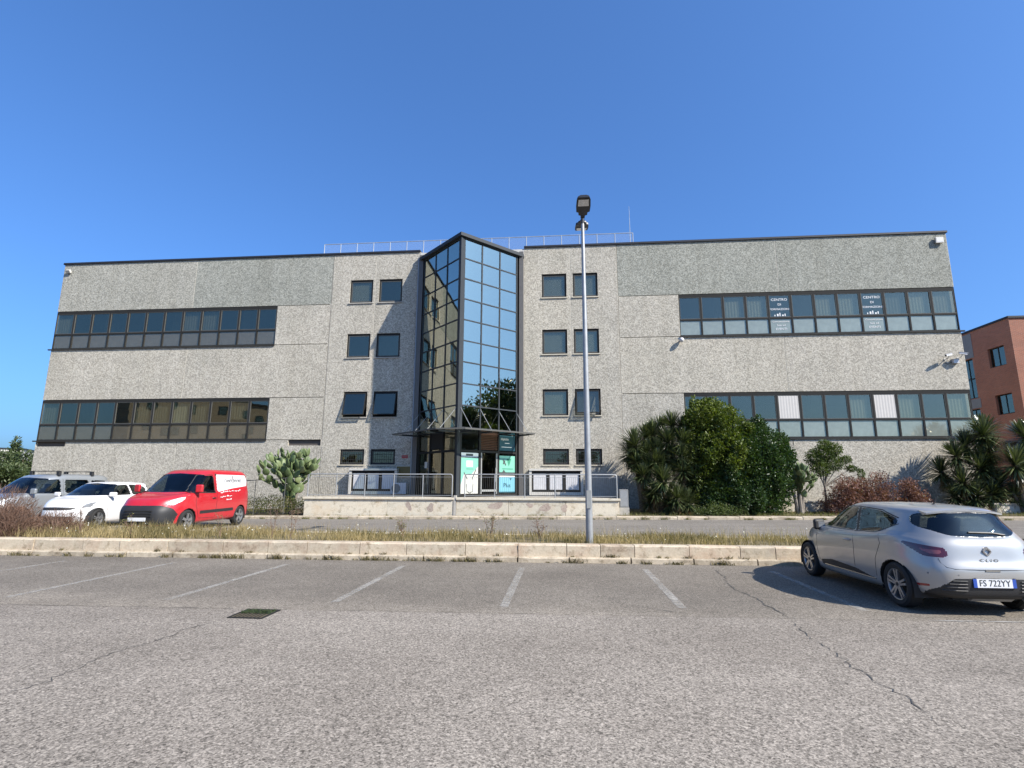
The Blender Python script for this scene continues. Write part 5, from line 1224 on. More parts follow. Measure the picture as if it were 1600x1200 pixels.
MB().obox((3.75, 0.05, 0.21), (0.16, 0, 0.0), (0, 0.26, 0), (0.03, 0, 0.02)).build('silencer', 'galvanised', CL)
rear_tube([(-0.09, 0.604), (0.09, 0.604)], 0.010, 'black_plastic', 'boot_handle', 0.0)
for y in (-0.42, 0.42, -0.7, 0.7): MB().lathe([(0, 0.003), (0.012, 0.002), (0.012, -0.01)], (0, 0, 0), 8).build('parking_sensor', 'grey_fascia', CL).matrix_local = Matrix.Translation((ex(y, 0.55)+0.0, y, 0.55)) @ Matrix.Rotation(R(90), 4, 'Y')

# ---- red panel van
VN = empty('panel_van', (-7.5, -13.2, 0.13), R(92), 'red panel van with a white panel on its side, parked facing the kerb', 'van', 'parked vehicles'); VN.scale = (1.04, 1.04, 1.04)
rowsv = [dict(xf=0.16, xr=4.36, W=0.80, nf=5.0, nr=8, z=[(0, 0.22), (4.4, 0.26)]), dict(xf=0.04, xr=4.39, W=0.87, nf=4.8, nr=8, z=[(0, 0.28), (4.4, 0.32)]),
         dict(xf=0.0, xr=4.39, W=0.90, nf=4.6, nr=8, z=[(0, 0.48), (4.4, 0.48)]), dict(xf=0.02, xr=4.39, W=0.91, nf=4.6, nr=8, z=[(0, 0.66), (4.4, 0.68)]),
         dict(xf=0.09, xr=4.38, W=0.91, nf=4.0, nr=8, z=[(0, 0.80), (0.8, 0.88), (4.4, 0.90)]), dict(xf=0.20, xr=4.37, W=0.895, nf=4.0, nr=8, z=[(0, 0.92), (0.8, 1.03), (1.3, 1.08), (4.4, 1.10)]),
         dict(xf=0.45, xr=4.36, W=0.87, nf=4.0, nr=8, z=[(0.3, 1.02), (0.8, 1.10), (1.3, 1.15), (4.4, 1.2)]), dict(xf=0.86, xr=4.35, W=0.84, nf=4.0, nr=8, z=[(0.6, 1.14), (1.2, 1.18), (4.4, 1.3)]),
         dict(xf=1.22, xr=4.33, W=0.80, nf=4.0, nr=8, z=[(1.1, 1.43), (2, 1.45), (4.4, 1.5)]), dict(xf=1.58, xr=4.28, W=0.745, nf=3.4, nr=7, z=[(1.4, 1.70), (2.2, 1.74), (4.4, 1.72)]),
         dict(xf=1.80, xr=4.20, W=0.66, nf=3.4, nr=6, z=[(1.6, 1.80), (2.4, 1.84), (4.4, 1.82)]), dict(xf=2.1, xr=4.0, W=0.34, nf=3, nr=5, z=[(1.8, 1.845), (2.6, 1.875), (4.4, 1.855)]), dict(xf=2.3, xr=3.9, W=0.0, z=[(1.8, 1.86), (2.6, 1.885), (4.4, 1.865)])]
WV = [(0.92, 0.33), (3.67, 0.33)]
regv = [dict(kind='front', poly=rounded([(0, 1.16), (0.79, 1.17), (0.66, 1.70), (0, 1.74), (-0.66, 1.70), (-0.79, 1.17)], 0.05), name='windscreen', mat='car_glass'),
        dict(kind='side', poly=rounded([(1.12, 1.16), (1.66, 1.66), (2.13, 1.68), (2.16, 1.14)], 0.05), name='side_window', mat='car_glass'),
        dict(kind='side', poly=rounded([(2.30, 1.15), (2.27, 1.71), (4.02, 1.70), (4.16, 1.56), (4.10, 1.33), (3.2, 1.26)], 0.07), name='sign_panel', mat='white_panel'),
        dict(kind='wrapfront', poly=rounded([(0, 0.26), (0.95, 0.26), (1.12, 0.55), (0.90, 0.72), (0.55, 0.80), (0, 0.80)], 0.04), name='front_bumper', mat='black_plastic', join=True),
        dict(kind='wrapfront', poly=rounded([(0.66, 0.83), (0.90, 0.80), (1.16, 0.93), (1.20, 1.03), (0.98, 1.01), (0.74, 0.94)], 0.04), name='headlight', mat='lens_clear'),
        dict(kind='side', poly=rounded([(1.42, 0.50), (1.42, 0.60), (3.2, 0.62), (3.2, 0.52)], 0.02), name='side_strip', mat='black_plastic')]
syv, exv = car_body(VN, rowsv, WV, 0.365, regv, 'paint_red', 220, 8, taper=[(0, 0.93), (0.9, 0.99), (2, 1), (4.4, 0.985)])
running_gear(VN, WV, 0.325, 0.20, 0.885, 0.365, 'single', (0.3, 4.2, 0.78, 0.22))
seam_lines(VN, syv, [[(1.22, 1.12), (1.22, 0.75), (1.38, 0.40)], [(2.22, 1.74), (2.24, 1.1), (2.22, 0.38)], [(1.38, 0.38), (2.22, 0.36)], [(4.24, 1.74), (4.28, 1.1), (4.26, 0.4)]], 0.006)
seam_lines(VN, syv, [[(1.02, 1.15), (1.62, 1.68), (2.13, 1.70), (2.16, 1.13), (1.02, 1.14)]], 0.014, name='window_seal')
mirrors(VN, 1.16, 0.88, 1.27, 'paint_red', 0.20, 0.24); seats(VN, (1.9,), 0.62)
MB().box(0.95, 1.4, -0.74, 0.74, 0.6, 1.13).build('dashboard', 'seat_cloth', VN); MB().box(2.25, 2.29, -0.76, 0.76, 0.5, 1.74).build('bulkhead', 'seat_cloth', VN)
for s in (-1, 1):
    y = syv(2.05, 0.98); MB().tube([(1.98, s*y, 0.97), (2.0, s*(y+0.03), 0.97), (2.13, s*(y+0.03), 0.97), (2.15, s*y, 0.97)], 0.014, 6).build('door_handle', 'black_plastic', VN)
    ry = R(0) if s < 0 else R(180)
    def side_text(t, sz, x, z, mt, sx=1.0):
        yy = syv(x, z); o = text(t, sz, VN, (x, s*(yy+0.012), z), (R(90), 0, 0 if s < 0 else R(180)), mt, sx)
    side_text('CANDLEIFIORE', 0.155, 3.2, 1.50, 'grey_fascia', 0.95)
    rn = random.Random(4); sg = MB()      # two lines of small illegible script
    for x0, x1, z in ((2.42, 3.55, 1.13), (2.40, 3.0, 0.98), (2.75, 3.0, 0.88)):
        x = x0
        while x < x1:
            w = rn.uniform(0.03, 0.08); yy = s*(syv(x, z)+0.010); zz = z+(x-x0)*0.05; sg.tube([(x, yy, zz), (x+w*0.5, yy, zz+rn.uniform(-0.03, 0.035)), (x+w, yy, zz)], 0.011, 4); x += w+rn.choice((0.012, 0.02, 0.06))
    sg.build('lettering', 'letter_white', VN)['kind'] = 'stuff'
    b = MB(); yy = s*(syv(3.2, 1.62)+0.012); b.tube([(3.14, yy, 1.64), (3.18, yy, 1.66), (3.2, yy, 1.62), (3.16, yy, 1.58), (3.24, yy, 1.57)], 0.009, 5); b.build('emblem', 'rust_brown', VN)
MB().tube([(1.9, 0, 1.81), (2.02, 0, 2.08)], [0.008, 0.003], 6).build('antenna', 'black_plastic', VN)
for y in (-0.3, 0.25): MB().tube([(0.95+0.02, y, 1.155), (1.0, y+0.45, 1.20)], 0.010, 5).build('wiper', 'black_plastic', VN)
for k in range(3): MB().box(exv(0, 0.5+0.07*k, False)-0.012, exv(0, 0.5+0.07*k, False)+0.01, -0.4, 0.4, 0.49+0.07*k, 0.52+0.07*k).build('grille_slat', 'frame_dark', VN)
xx = exv(0, 0.42, False); MB().box(xx-0.016, xx-0.004, -0.26, 0.26, 0.37, 0.47).build('number_plate', 'plate_white', VN)

# ---- white hatchback between the vans
WH = empty('parked_car', (-11.5, -11.95, 0.09), R(98), 'white hatchback between the red van and the silver van', 'car', 'parked vehicles'); WH.scale = (1.05, 1.05, 1.03)
rws = [dict(r) for r in rows]
for r, dz in zip(rws, (0, 0, 0, 0.02, 0.04, 0.05, 0.06, 0.06, 0.06, 0.07, 0.07, 0.07, 0.07)): r['z'] = [(x, z+dz) for x, z in r['z']]
rws[0]['W'] = 0.78
regw = [dict(kind='side', poly=rounded([(1.14, 1.05), (1.78, 1.39), (2.30, 1.42), (2.40, 1.06)], 0.05), name='side_window', mat='car_glass'), dict(kind='side', poly=rounded([(2.49, 1.06), (2.39, 1.42), (2.95, 1.40), (3.28, 1.31), (3.30, 1.22), (3.02, 1.08)], 0.05), name='side_window', mat='car_glass'),
        dict(kind='front', poly=rounded([(0, 1.06), (0.71, 1.06), (0.54, 1.43), (0, 1.47), (-0.54, 1.43), (-0.71, 1.06)], 0.05), name='windscreen', mat='car_glass'), dict(kind='rear', poly=[(p[0], p[1]+0.06) for p in rear_win], name='rear_window', mat='car_glass'),
        dict(kind='wrapfront', poly=rounded([(0, 0.62), (0.42, 0.62), (0.60, 0.68), (0.42, 0.71), (0, 0.72)], 0.02), name='grille', mat='black_plastic', join=True), dict(kind='wrapfront', poly=rounded([(0.70, 0.68), (0.98, 0.70), (1.10, 0.86), (0.92, 0.84), (0.76, 0.78)], 0.03), name='headlight', mat='lens_smoke'),
        dict(kind='wrapfront', poly=rounded([(0, 0.30), (0.55, 0.30), (0.50, 0.42), (0, 0.44)], 0.03), name='air_intake', mat='black_plastic', join=True)]
syw, exw = car_body(WH, rws, WC_, 0.345, regw, 'paint_white', 200, 8, taper=[(0, 0.93), (0.8, 0.985), (2.0, 1.0), (3.2, 1.0), (4.06, 0.965)])
running_gear(WH, WC_, 0.312, 0.20, 0.835, 0.345, 'double', (0.25, 3.85, 0.72, 0.20))
seam_lines(WH, syw, [[(2.46, 1.04), (2.47, 0.7), (2.44, 0.42)], [(1.22, 0.98), (1.20, 0.60), (1.27, 0.36)]], 0.0045); mirrors(WH, 1.27, 0.79, 1.09, 'paint_white', 0.21, 0.15); seats(WH, (1.75, 2.65), 0.55)
MB().box(1.02, 1.35, -0.66, 0.66, 0.55, 1.0).build('dashboard', 'seat_cloth', WH)

# ---- silver people carrier with roof bars at the left edge
SV = empty('parked_van', (-15.25, -11.25, 0.06), R(83), 'silver people carrier with black roof bars behind the dry bush', 'van', 'parked vehicles')
regs_ = [regv[0], dict(kind='side', poly=rounded([(1.08, 1.16), (1.62, 1.64), (2.20, 1.68), (2.24, 1.14)], 0.08), name='side_window', mat='car_glass'), dict(kind='side', poly=rounded([(2.40, 1.15), (2.38, 1.66), (3.30, 1.66), (3.34, 1.18)], 0.08), name='side_window', mat='car_glass'), dict(kind='side', poly=rounded([(3.46, 1.2), (3.42, 1.65), (4.05, 1.63), (4.12, 1.25)], 0.08), name='side_window', mat='car_glass'), regv[4],
         dict(kind='wrapfront', poly=rounded([(0, 0.26), (0.95, 0.26), (1.0, 0.42), (0, 0.44)], 0.04), name='front_bumper', mat='black_plastic', join=True), dict(kind='wrapfront', poly=rounded([(0, 0.62), (0.42, 0.62), (0.48, 0.76), (0, 0.78)], 0.02), name='grille', mat='black_plastic', join=True)]
sys_, exs = car_body(SV, rowsv, WV, 0.365, regs_, 'paint_greysilver', 180, 7, taper=[(0, 0.93), (0.9, 0.99), (2, 1), (4.4, 0.985)])
running_gear(SV, WV, 0.325, 0.20, 0.885, 0.365, 'single', (0.3, 4.2, 0.78, 0.22)); seam_lines(SV, sys_, [[(1.22, 1.12), (1.22, 0.75), (1.38, 0.40)], [(2.31, 1.70), (2.33, 1.1), (2.30, 0.38)]], 0.006); mirrors(SV, 1.16, 0.88, 1.24, 'paint_greysilver', 0.20, 0.2); seats(SV, (1.9, 2.9), 0.62)
for x in (2.2, 3.5):
    MB().bar((x, -0.72, 1.98), (x, 0.72, 1.98), 0.06, 0.03).build('roof_bar', 'black_plastic', SV)
    for s in (-1, 1): MB().obox((x, s*0.66, 1.90), (0.05, 0, 0), (0, 0.06, 0), (0, 0.01, 0.085)).build('bar_foot', 'black_plastic', SV)

# ------------------------------------------------------------------ plants
def unit(v): return v/np.maximum(np.linalg.norm(v, axis=-1, keepdims=True), 1e-9)
def leaves(name, C, D, L, W, mat, parent, tint, fold=0.25):
    """one small folded leaf for every centre C, pointing along D"""
    n = len(C); D = unit(D); side = unit(np.cross(D, unit(rng.normal(size=(n, 3))))); up = np.cross(side, D)
    L = np.broadcast_to(L, n)[:, None]*rng.uniform(0.7, 1.3, (n, 1)); W = np.broadcast_to(W, n)[:, None]*rng.uniform(0.75, 1.25, (n, 1))
    a = C; m = C+D*L*0.5; V = np.stack([a, m+side*W*0.5+up*W*fold, C+D*L, m-side*W*0.5+up*W*fold], 1).reshape(-1, 3)
    F = np.arange(4*n).reshape(n, 4)
    F = np.concatenate([F[:, [0, 1, 2]], F[:, [0, 2, 3]]])
    return mesh_np(name, V, F, mat, parent, tint=np.repeat(np.broadcast_to(tint, n), 4))
def crown(name, clumps, per_m2, L, W, mat, parent, light=0.5, hollow=0.55, up=0.25, tufts_=0):
    Cs, Ds, Ts = [], [], []; clumps = list(clumps); big = list(clumps)
    for k in range(tufts_):      # sprays that break up the outline
        c = big[k % len(big)]; d = unit(rng.normal(size=3)+np.array([0, -0.2, 0.25])); r = rng.uniform(0.12, 0.3)
        clumps.append((c[0]+d[0]*c[3]*1.05, c[1]+d[1]*c[4]*1.05, c[2]+d[2]*c[5]*1.1, r, r, r*rng.uniform(0.9, 1.8)))
    for (cx, cy, cz, rx, ry, rz_) in clumps:
        n = int(per_m2*4*math.pi*((rx*ry)**1.6/3+(rx*rz_)**1.6/3+(ry*rz_)**1.6/3)**(1/1.6))
        u = unit(rng.normal(size=(n, 3))); r = hollow+(1.08-hollow)*rng.random((n, 1))**0.6
        lump = 1+0.22*np.sin(u[:, :1]*5+cx*3)*np.cos(u[:, 1:2]*6+cy)*np.sin(u[:, 2:]*5+cz*2)
        p = np.array([cx, cy, cz])+u*r*lump*np.array([rx, ry, rz_])
        Cs.append(p); Ds.append(u+rng.normal(size=(n, 3))*0.7+np.array([0, 0, up])); Ts.append(np.clip(light+rng.normal(0, 0.12)+rng.normal(0, 0.2, n), 0, 1))
    return leaves(name, np.concatenate(Cs), np.concatenate(Ds), L, W, mat, parent, np.concatenate(Ts))
def branches(name, base, tips, r0, mat, parent, fork=0.4):
    b = MB(); base = Vector(base); mid = base+Vector((random.uniform(-0.08, 0.08), random.uniform(-0.08, 0.08), fork))
    b.tube([base-Vector((0, 0, 0.15)), base+(mid-base)*0.5+Vector((0.03, 0.02, 0)), mid], [r0*1.2, r0, r0*0.85], 9)
    for t in tips:
        t = Vector(t); k = mid.lerp(t, 0.45)+Vector((random.uniform(-0.15, 0.15), random.uniform(-0.15, 0.15), 0.1)); b.tube([mid-Vector((0, 0, 0.05)), k, t], [r0*0.65, r0*0.42, r0*0.15], 7)
    return b.build(name, mat, parent, True)

# --- yuccas
def rosette_mesh(seed, n=230, L=0.85, w=0.062, dry=False):
    r = np.random.default_rng(seed); V, F, T = [], [], []; ns = 4
    for i in range(n):
        az = r.uniform(0, 2*math.pi); f = i/n; el = R(86-(118 if not dry else 30)*f**0.85+r.normal(0, 7)) if not dry else R(-45-40*r.random())
        ln = L*(0.72+0.35*math.sin(math.pi*min(1, f+0.15)))*r.uniform(0.85, 1.12); d = np.array([math.cos(az)*math.cos(el), math.sin(az)*math.cos(el), math.sin(el)]); sd = np.array([-math.sin(az), math.cos(az), 0]); nn = np.cross(sd, d)
        droop = (0.05+0.28*f)*r.uniform(0.6, 1.5); b0 = len(V); tn = float(np.clip(0.62-0.30*f+r.normal(0, 0.28), 0, 1)); z0 = -0.22*f if not dry else -0.15-0.55*f
        for k in range(ns+1):
            t = k/ns; c = d*ln*t+np.array([0, 0, -droop*ln*t*t])+np.array([0, 0, z0]); ww = w*(0.55+1.3*t)*(1-t)**0.6 if k < ns else 0.002
            ww = max(ww, 0.003); V += [c+sd*ww/2+nn*ww*0.18, c, c-sd*ww/2+nn*ww*0.18]; T += [tn]*3
        for k in range(ns):
            a = b0+3*k; F += [(a, a+1, a+4, a+3), (a+1, a+2, a+5, a+4)]
    me_o = mesh_np('leaf_rosette', np.array(V), np.array(F), 'leaf_dryyucca' if dry else 'leaf_yucca', None, np.array(T)); me = me_o.data; bpy.data.objects.remove(me_o); return me
ros = [rosette_mesh(s) for s in (1, 2, 3, 4)]; skirt = [rosette_mesh(s, 60, 0.55, 0.045, True) for s in (8, 9)]
def yucca(base, heads, label, group='yuccas by the building'):
    y = empty('yucca', base, 0, label, 'yucca', group); b = MB()
    for (x, yy, z, s) in heads:
        t = Vector((x-base[0], yy-base[1], z-base[2])); k = t*0.5+Vector((0, 0, 0.12*t.z)); k.x *= 0.8
        b.tube([(random.uniform(-0.05, 0.05), random.uniform(-0.05, 0.05), -0.1), k, t-Vector((0, 0, 0.05))], [0.11, 0.085, 0.06], 8)
        o = place(random.choice(ros), 'leaf_rosette', y, t, (random.uniform(-0.22, 0.22), random.uniform(-0.22, 0.22), random.uniform(0, 6.28))); o.scale = (s, s, s)
        o = place(random.choice(skirt), 'dry_leaf_skirt', y, t, (0, 0, random.uniform(0, 6.28))); o.scale = (s*0.9, s*0.9, s*0.9)
    b.build('trunk', 'bark', y, True)
gz = lambda u: rz(u)+0.2
yucca((8.75, -2.3, gz(9)), [(8.45, -2.45, 3.50, 1.15), (8.25, -2.0, 3.15, 1.0), (8.95, -2.6, 3.05, 1.0), (9.0, -2.2, 3.85, 1.0), (8.5, -2.7, 2.7, 0.95), (9.0, -2.9, 2.4, 0.9)], 'yucca with heavy drooping heads nearest the terrace')
yucca((9.6, -2.2, gz(9)), [(9.32, -2.2, 4.0, 1.0), (9.75, -1.7, 4.30, 1.0), (10.2, -2.4, 4.42, 1.0), (9.5, -2.7, 3.1, 1.0), (9.9, -2.8, 3.6, 1.0), (9.6, -2.9, 2.4, 0.95), (10.1, -2.7, 2.9, 0.95)], 'tallest yucca left of the bright green tree')
yucca((10.5, -2.6, gz(10)), [(10.75, -2.3, 4.2, 0.95), (10.55, -3.0, 3.55, 1.0), (11.3, -3.1, 3.3, 0.85), (10.9, -3.2, 2.7, 0.95), (10.4, -3.2, 2.9, 0.95), (11.0, -3.2, 1.9, 0.95), (10.6, -3.0, 1.5, 0.9)], 'yucca leaning against the bright green tree')
yucca((9.5, -3.2, gz(9)), [(8.66, -3.2, 2.05, 0.8), (9.5, -3.5, 1.85, 0.95), (10.4, -3.3, 2.3, 0.9), (10.0, -3.7, 1.1, 0.85), (9.3, -3.0, 2.7, 0.9), (9.1, -3.4, 1.3, 0.85), (9.7, -3.5, 0.8, 0.8), (10.5, -3.6, 0.9, 0.85), (8.9, -3.1, 0.9, 0.75)], 'short many-headed yucca at the front of the left clump')
yucca((24.4, -1.9, gz(24)), [(24.2, -2.0, 3.95, 1.15), (24.6, -1.5, 4.25, 1.0), (23.6, -1.7, 3.5, 1.0), (24.3, -2.1, 3.2, 1.0), (24.0, -2.0, 2.7, 1.0)], 'tall yucca at the right end of the building')
yucca((25.9, -2.2, gz(25)), [(25.7, -2.3, 3.85, 1.1), (26.4, -1.9, 4.1, 1.0), (26.3, -2.6, 2.9, 1.0)], 'yucca at the right edge of the picture')
yucca((23.3, -1.8, gz(23)), [(22.95, -1.9, 3.05, 1.0), (22.5, -1.5, 2.3, 1.0), (22.9, -2.2, 1.8, 1.0), (23.7, -2.2, 2.4, 1.0), (23.3, -2.3, 1.2, 1.0), (22.6, -2.0, 1.2, 0.9), (23.9, -2.4, 1.3, 1.0)], 'dark yucca leftmost of the right-hand clump')
yucca((24.9, -2.7, gz(25)), [(24.75, -2.8, 2.6, 1.15), (25.4, -2.5, 2.1, 1.0), (24.3, -2.3, 1.7, 1.0), (24.8, -2.4, 1.2, 0.9)], 'bright yucca with a brown skirt in the right-hand clump')
yucca((26.0, -3.2, gz(26)), [(25.6, -3.3, 1.2, 0.9), (26.4, -3.3, 1.5, 0.9)], 'low yucca by the cream wall at the right edge')

# --- bright green tree and dark shrub
t = empty('tree', (11.9, -2.7, gz(12)), 0, 'bright olive-green bushy tree before the lower right windows', 'tree'); B = (11.9, -2.7, gz(12))
cl = [(11.9, -2.7, 4.65, 1.0, 0.85, 0.85), (12.5, -2.8, 4.1, 1.0, 0.9, 0.9), (11.3, -2.5, 4.0, 0.75, 0.8, 0.85), (12.3, -3.0, 3.2, 1.2, 1.0, 0.9), (13.1, -2.8, 3.3, 0.8, 0.85, 0.8), (11.6, -2.9, 3.0, 0.9, 0.9, 0.9), (12.7, -3.2, 2.2, 1.0, 0.9, 0.9), (12.0, -2.9, 1.9, 0.9, 0.8, 0.9), (11.9, -2.6, 5.2, 0.5, 0.45, 0.4), (11.3, -3.0, 2.2, 0.8, 0.8, 0.9), (12.2, -3.0, 1.1, 1.1, 0.8, 0.8), (13.2, -3.0, 2.5, 0.7, 0.8, 0.8), (11.4, -3.1, 1.2, 0.8, 0.7, 0.7), (12.0, -2.2, 2.6, 1.1, 0.6, 1.5)]
branches('trunk', (0, 0, 0), [(c[0]-B[0], c[1]-B[1], c[2]-B[2]) for c in cl], 0.11, 'bark', t, 0.7)
crown('crown', [(c[0]-B[0], c[1]-B[1], c[2]-B[2], *c[3:]) for c in cl], 360, 0.13, 0.065, 'leaf_laurel', t, 0.5, 0.35, tufts_=46)
t = empty('shrub', (13.7, -3.1, gz(14)), 0, 'dark green glossy shrub right of the bright green tree', 'shrub'); B = (13.7, -3.1, gz(14))
cl = [(13.5, -2.9, 3.7, 0.75, 0.7, 0.6), (14.2, -3.0, 3.4, 0.8, 0.75, 0.7), (13.3, -3.2, 3.0, 0.8, 0.8, 0.8), (14.5, -3.0, 2.6, 0.7, 0.8, 0.85), (13.8, -3.3, 2.3, 0.9, 0.9, 0.9), (14.5, -3.1, 1.6, 0.7, 0.75, 0.7), (13.4, -3.3, 1.4, 0.8, 0.8, 0.9), (14.0, -2.8, 4.15, 0.35, 0.35, 0.35), (14.9, -3.0, 3.0, 0.35, 0.4, 0.5), (13.9, -3.2, 0.9, 1.0, 0.7, 0.7), (13.0, -3.3, 2.2, 0.7, 0.8, 0.9), (13.9, -2.5, 2.4, 0.9, 0.5, 1.4)]
branches('trunk', (0, 0, 0), [(c[0]-B[0], c[1]-B[1], c[2]-B[2]) for c in cl], 0.09, 'bark', t, 0.5)
crown('crown', [(c[0]-B[0], c[1]-B[1], c[2]-B[2], *c[3:]) for c in cl], 360, 0.12, 0.06, 'leaf_dark', t, 0.5, 0.35, tufts_=46)
t = empty('shrub', (12.3, -3.7, gz(12)), 0, 'added dark shrub standing in for the deep shade at the foot of the bright green tree', 'shrub'); B = (12.3, -3.7, gz(12))
cl = [(11.9, -3.7, 1.2, 0.7, 0.5, 0.7), (12.6, -3.75, 1.5, 0.6, 0.5, 0.8), (13.1, -3.7, 0.9, 0.6, 0.5, 0.6), (11.5, -3.6, 0.7, 0.5, 0.45, 0.5), (12.4, -3.6, 2.1, 0.5, 0.45, 0.5)]  # added clumps whose dark leaves stand in for the shaded hollow under the tree
branches('trunk', (0, 0, 0), [(c[0]-B[0], c[1]-B[1], c[2]-B[2]) for c in cl], 0.05, 'bark', t, 0.3)
crown('crown', [(c[0]-B[0], c[1]-B[1], c[2]-B[2], *c[3:]) for c in cl], 330, 0.11, 0.05, 'leaf_dark', t, 0.3, 0.3, tufts_=20)
t = empty('low_shrub', (11.9, -4.25, gz(12)-0.05), 0, 'low bright green ground plant at the foot of the bright tree', 'plant')
crown('foliage', [(-0.3, 0, 0.22, 0.6, 0.3, 0.28), (0.35, 0.05, 0.18, 0.5, 0.28, 0.22), (-0.9, 0.1, 0.12, 0.4, 0.25, 0.16)], 500, 0.08, 0.03, 'leaf_small', t, 0.5, 0.2)

# --- small tree and red shrubs
t = empty('tree', (16.85, -2.4, gz(17)), 0, 'small thin-trunked tree between the cactus and the red shrubs', 'tree'); B = (16.85, -2.4, gz(17))
cl = [(17.0, -2.4, 3.05, 0.42, 0.4, 0.36), (16.55, -2.4, 2.85, 0.36, 0.35, 0.36), (17.4, -2.4, 3.2, 0.36, 0.35, 0.3), (16.75, -2.5, 2.35, 0.42, 0.4, 0.36), (17.35, -2.4, 2.6, 0.42, 0.4, 0.34), (17.9, -2.45, 2.75, 0.22, 0.22, 0.16), (18.1, -2.45, 2.35, 0.26, 0.2, 0.14), (18.45, -2.5, 2.1, 0.13, 0.14, 0.2), (17.1, -2.3, 3.45, 0.28, 0.26, 0.2)]
branches('trunk', (0, 0, 0), [(c[0]-B[0], c[1]-B[1], c[2]-B[2]) for c in cl], 0.05, 'bark_grey', t, 1.15)
crown('crown', [(c[0]-B[0], c[1]-B[1], c[2]-B[2], *c[3:]) for c in cl], 760, 0.085, 0.04, 'leaf_small', t, 0.35, 0.25)
def red_shrub(x, y, cl, label):
    t = empty('red_shrub', (x, y, gz(x)), 0, label, 'shrub', 'red-leaved shrubs'); branches('stem', (0, 0, 0), [c[:3] for c in cl], 0.03, 'dry_stem', t, 0.25)
    crown('foliage', cl, 210, 0.10, 0.036, 'leaf_red', t, 0.55, 0.1, tufts_=22); n = 60
    k = rng.integers(0, len(cl), n); c = np.array(cl)[k]; p = c[:, :3]+unit(rng.normal(size=(n, 3)))*c[:, 3:]; leaves('flower', p, rng.normal(size=(n, 3)), 0.05, 0.045, 'petal_white', t, rng.random(n))
red_shrub(17.6, -3.0, [(0, 0, 1.05, 0.55, 0.5, 0.45), (-0.55, 0.05, 0.7, 0.5, 0.45, 0.4), (0.5, 0, 0.75, 0.5, 0.45, 0.4), (-0.2, -0.1, 0.4, 0.6, 0.4, 0.35), (-0.75, -0.15, 0.3, 0.4, 0.35, 0.3)], 'red-leaved shrub with white flowers under the small tree')
red_shrub(18.7, -2.8, [(0, 0, 1.1, 0.5, 0.45, 0.42), (0.5, 0, 0.8, 0.45, 0.4, 0.4), (-0.5, 0, 0.75, 0.5, 0.45, 0.4), (0, -0.1, 0.4, 0.7, 0.4, 0.35)], 'red-leaved shrub rising behind the roof of the silver hatchback')
red_shrub(20.3, -2.6, [(0, 0, 0.85, 0.3, 0.25, 0.3), (0.5, 0, 0.6, 0.3, 0.25, 0.25), (-0.4, 0, 0.4, 0.35, 0.3, 0.25)], 'sparse red shrub before the yucca shadow on the wall')
# dry weeds in the left bed
t = empty('low_shrub', (-8.8, -3.7, gz(-9)), 0, 'dark low scrub under the left-hand cactus', 'plant')
crown('foliage', [(-0.9, 0, 0.35, 0.7, 0.4, 0.4), (0.0, 0.1, 0.4, 0.8, 0.45, 0.45), (0.9, 0, 0.35, 0.7, 0.4, 0.4), (1.5, 0, 0.3, 0.45, 0.35, 0.35)], 330, 0.075, 0.03, 'leaf_weed', t, 0.15, 0.15)

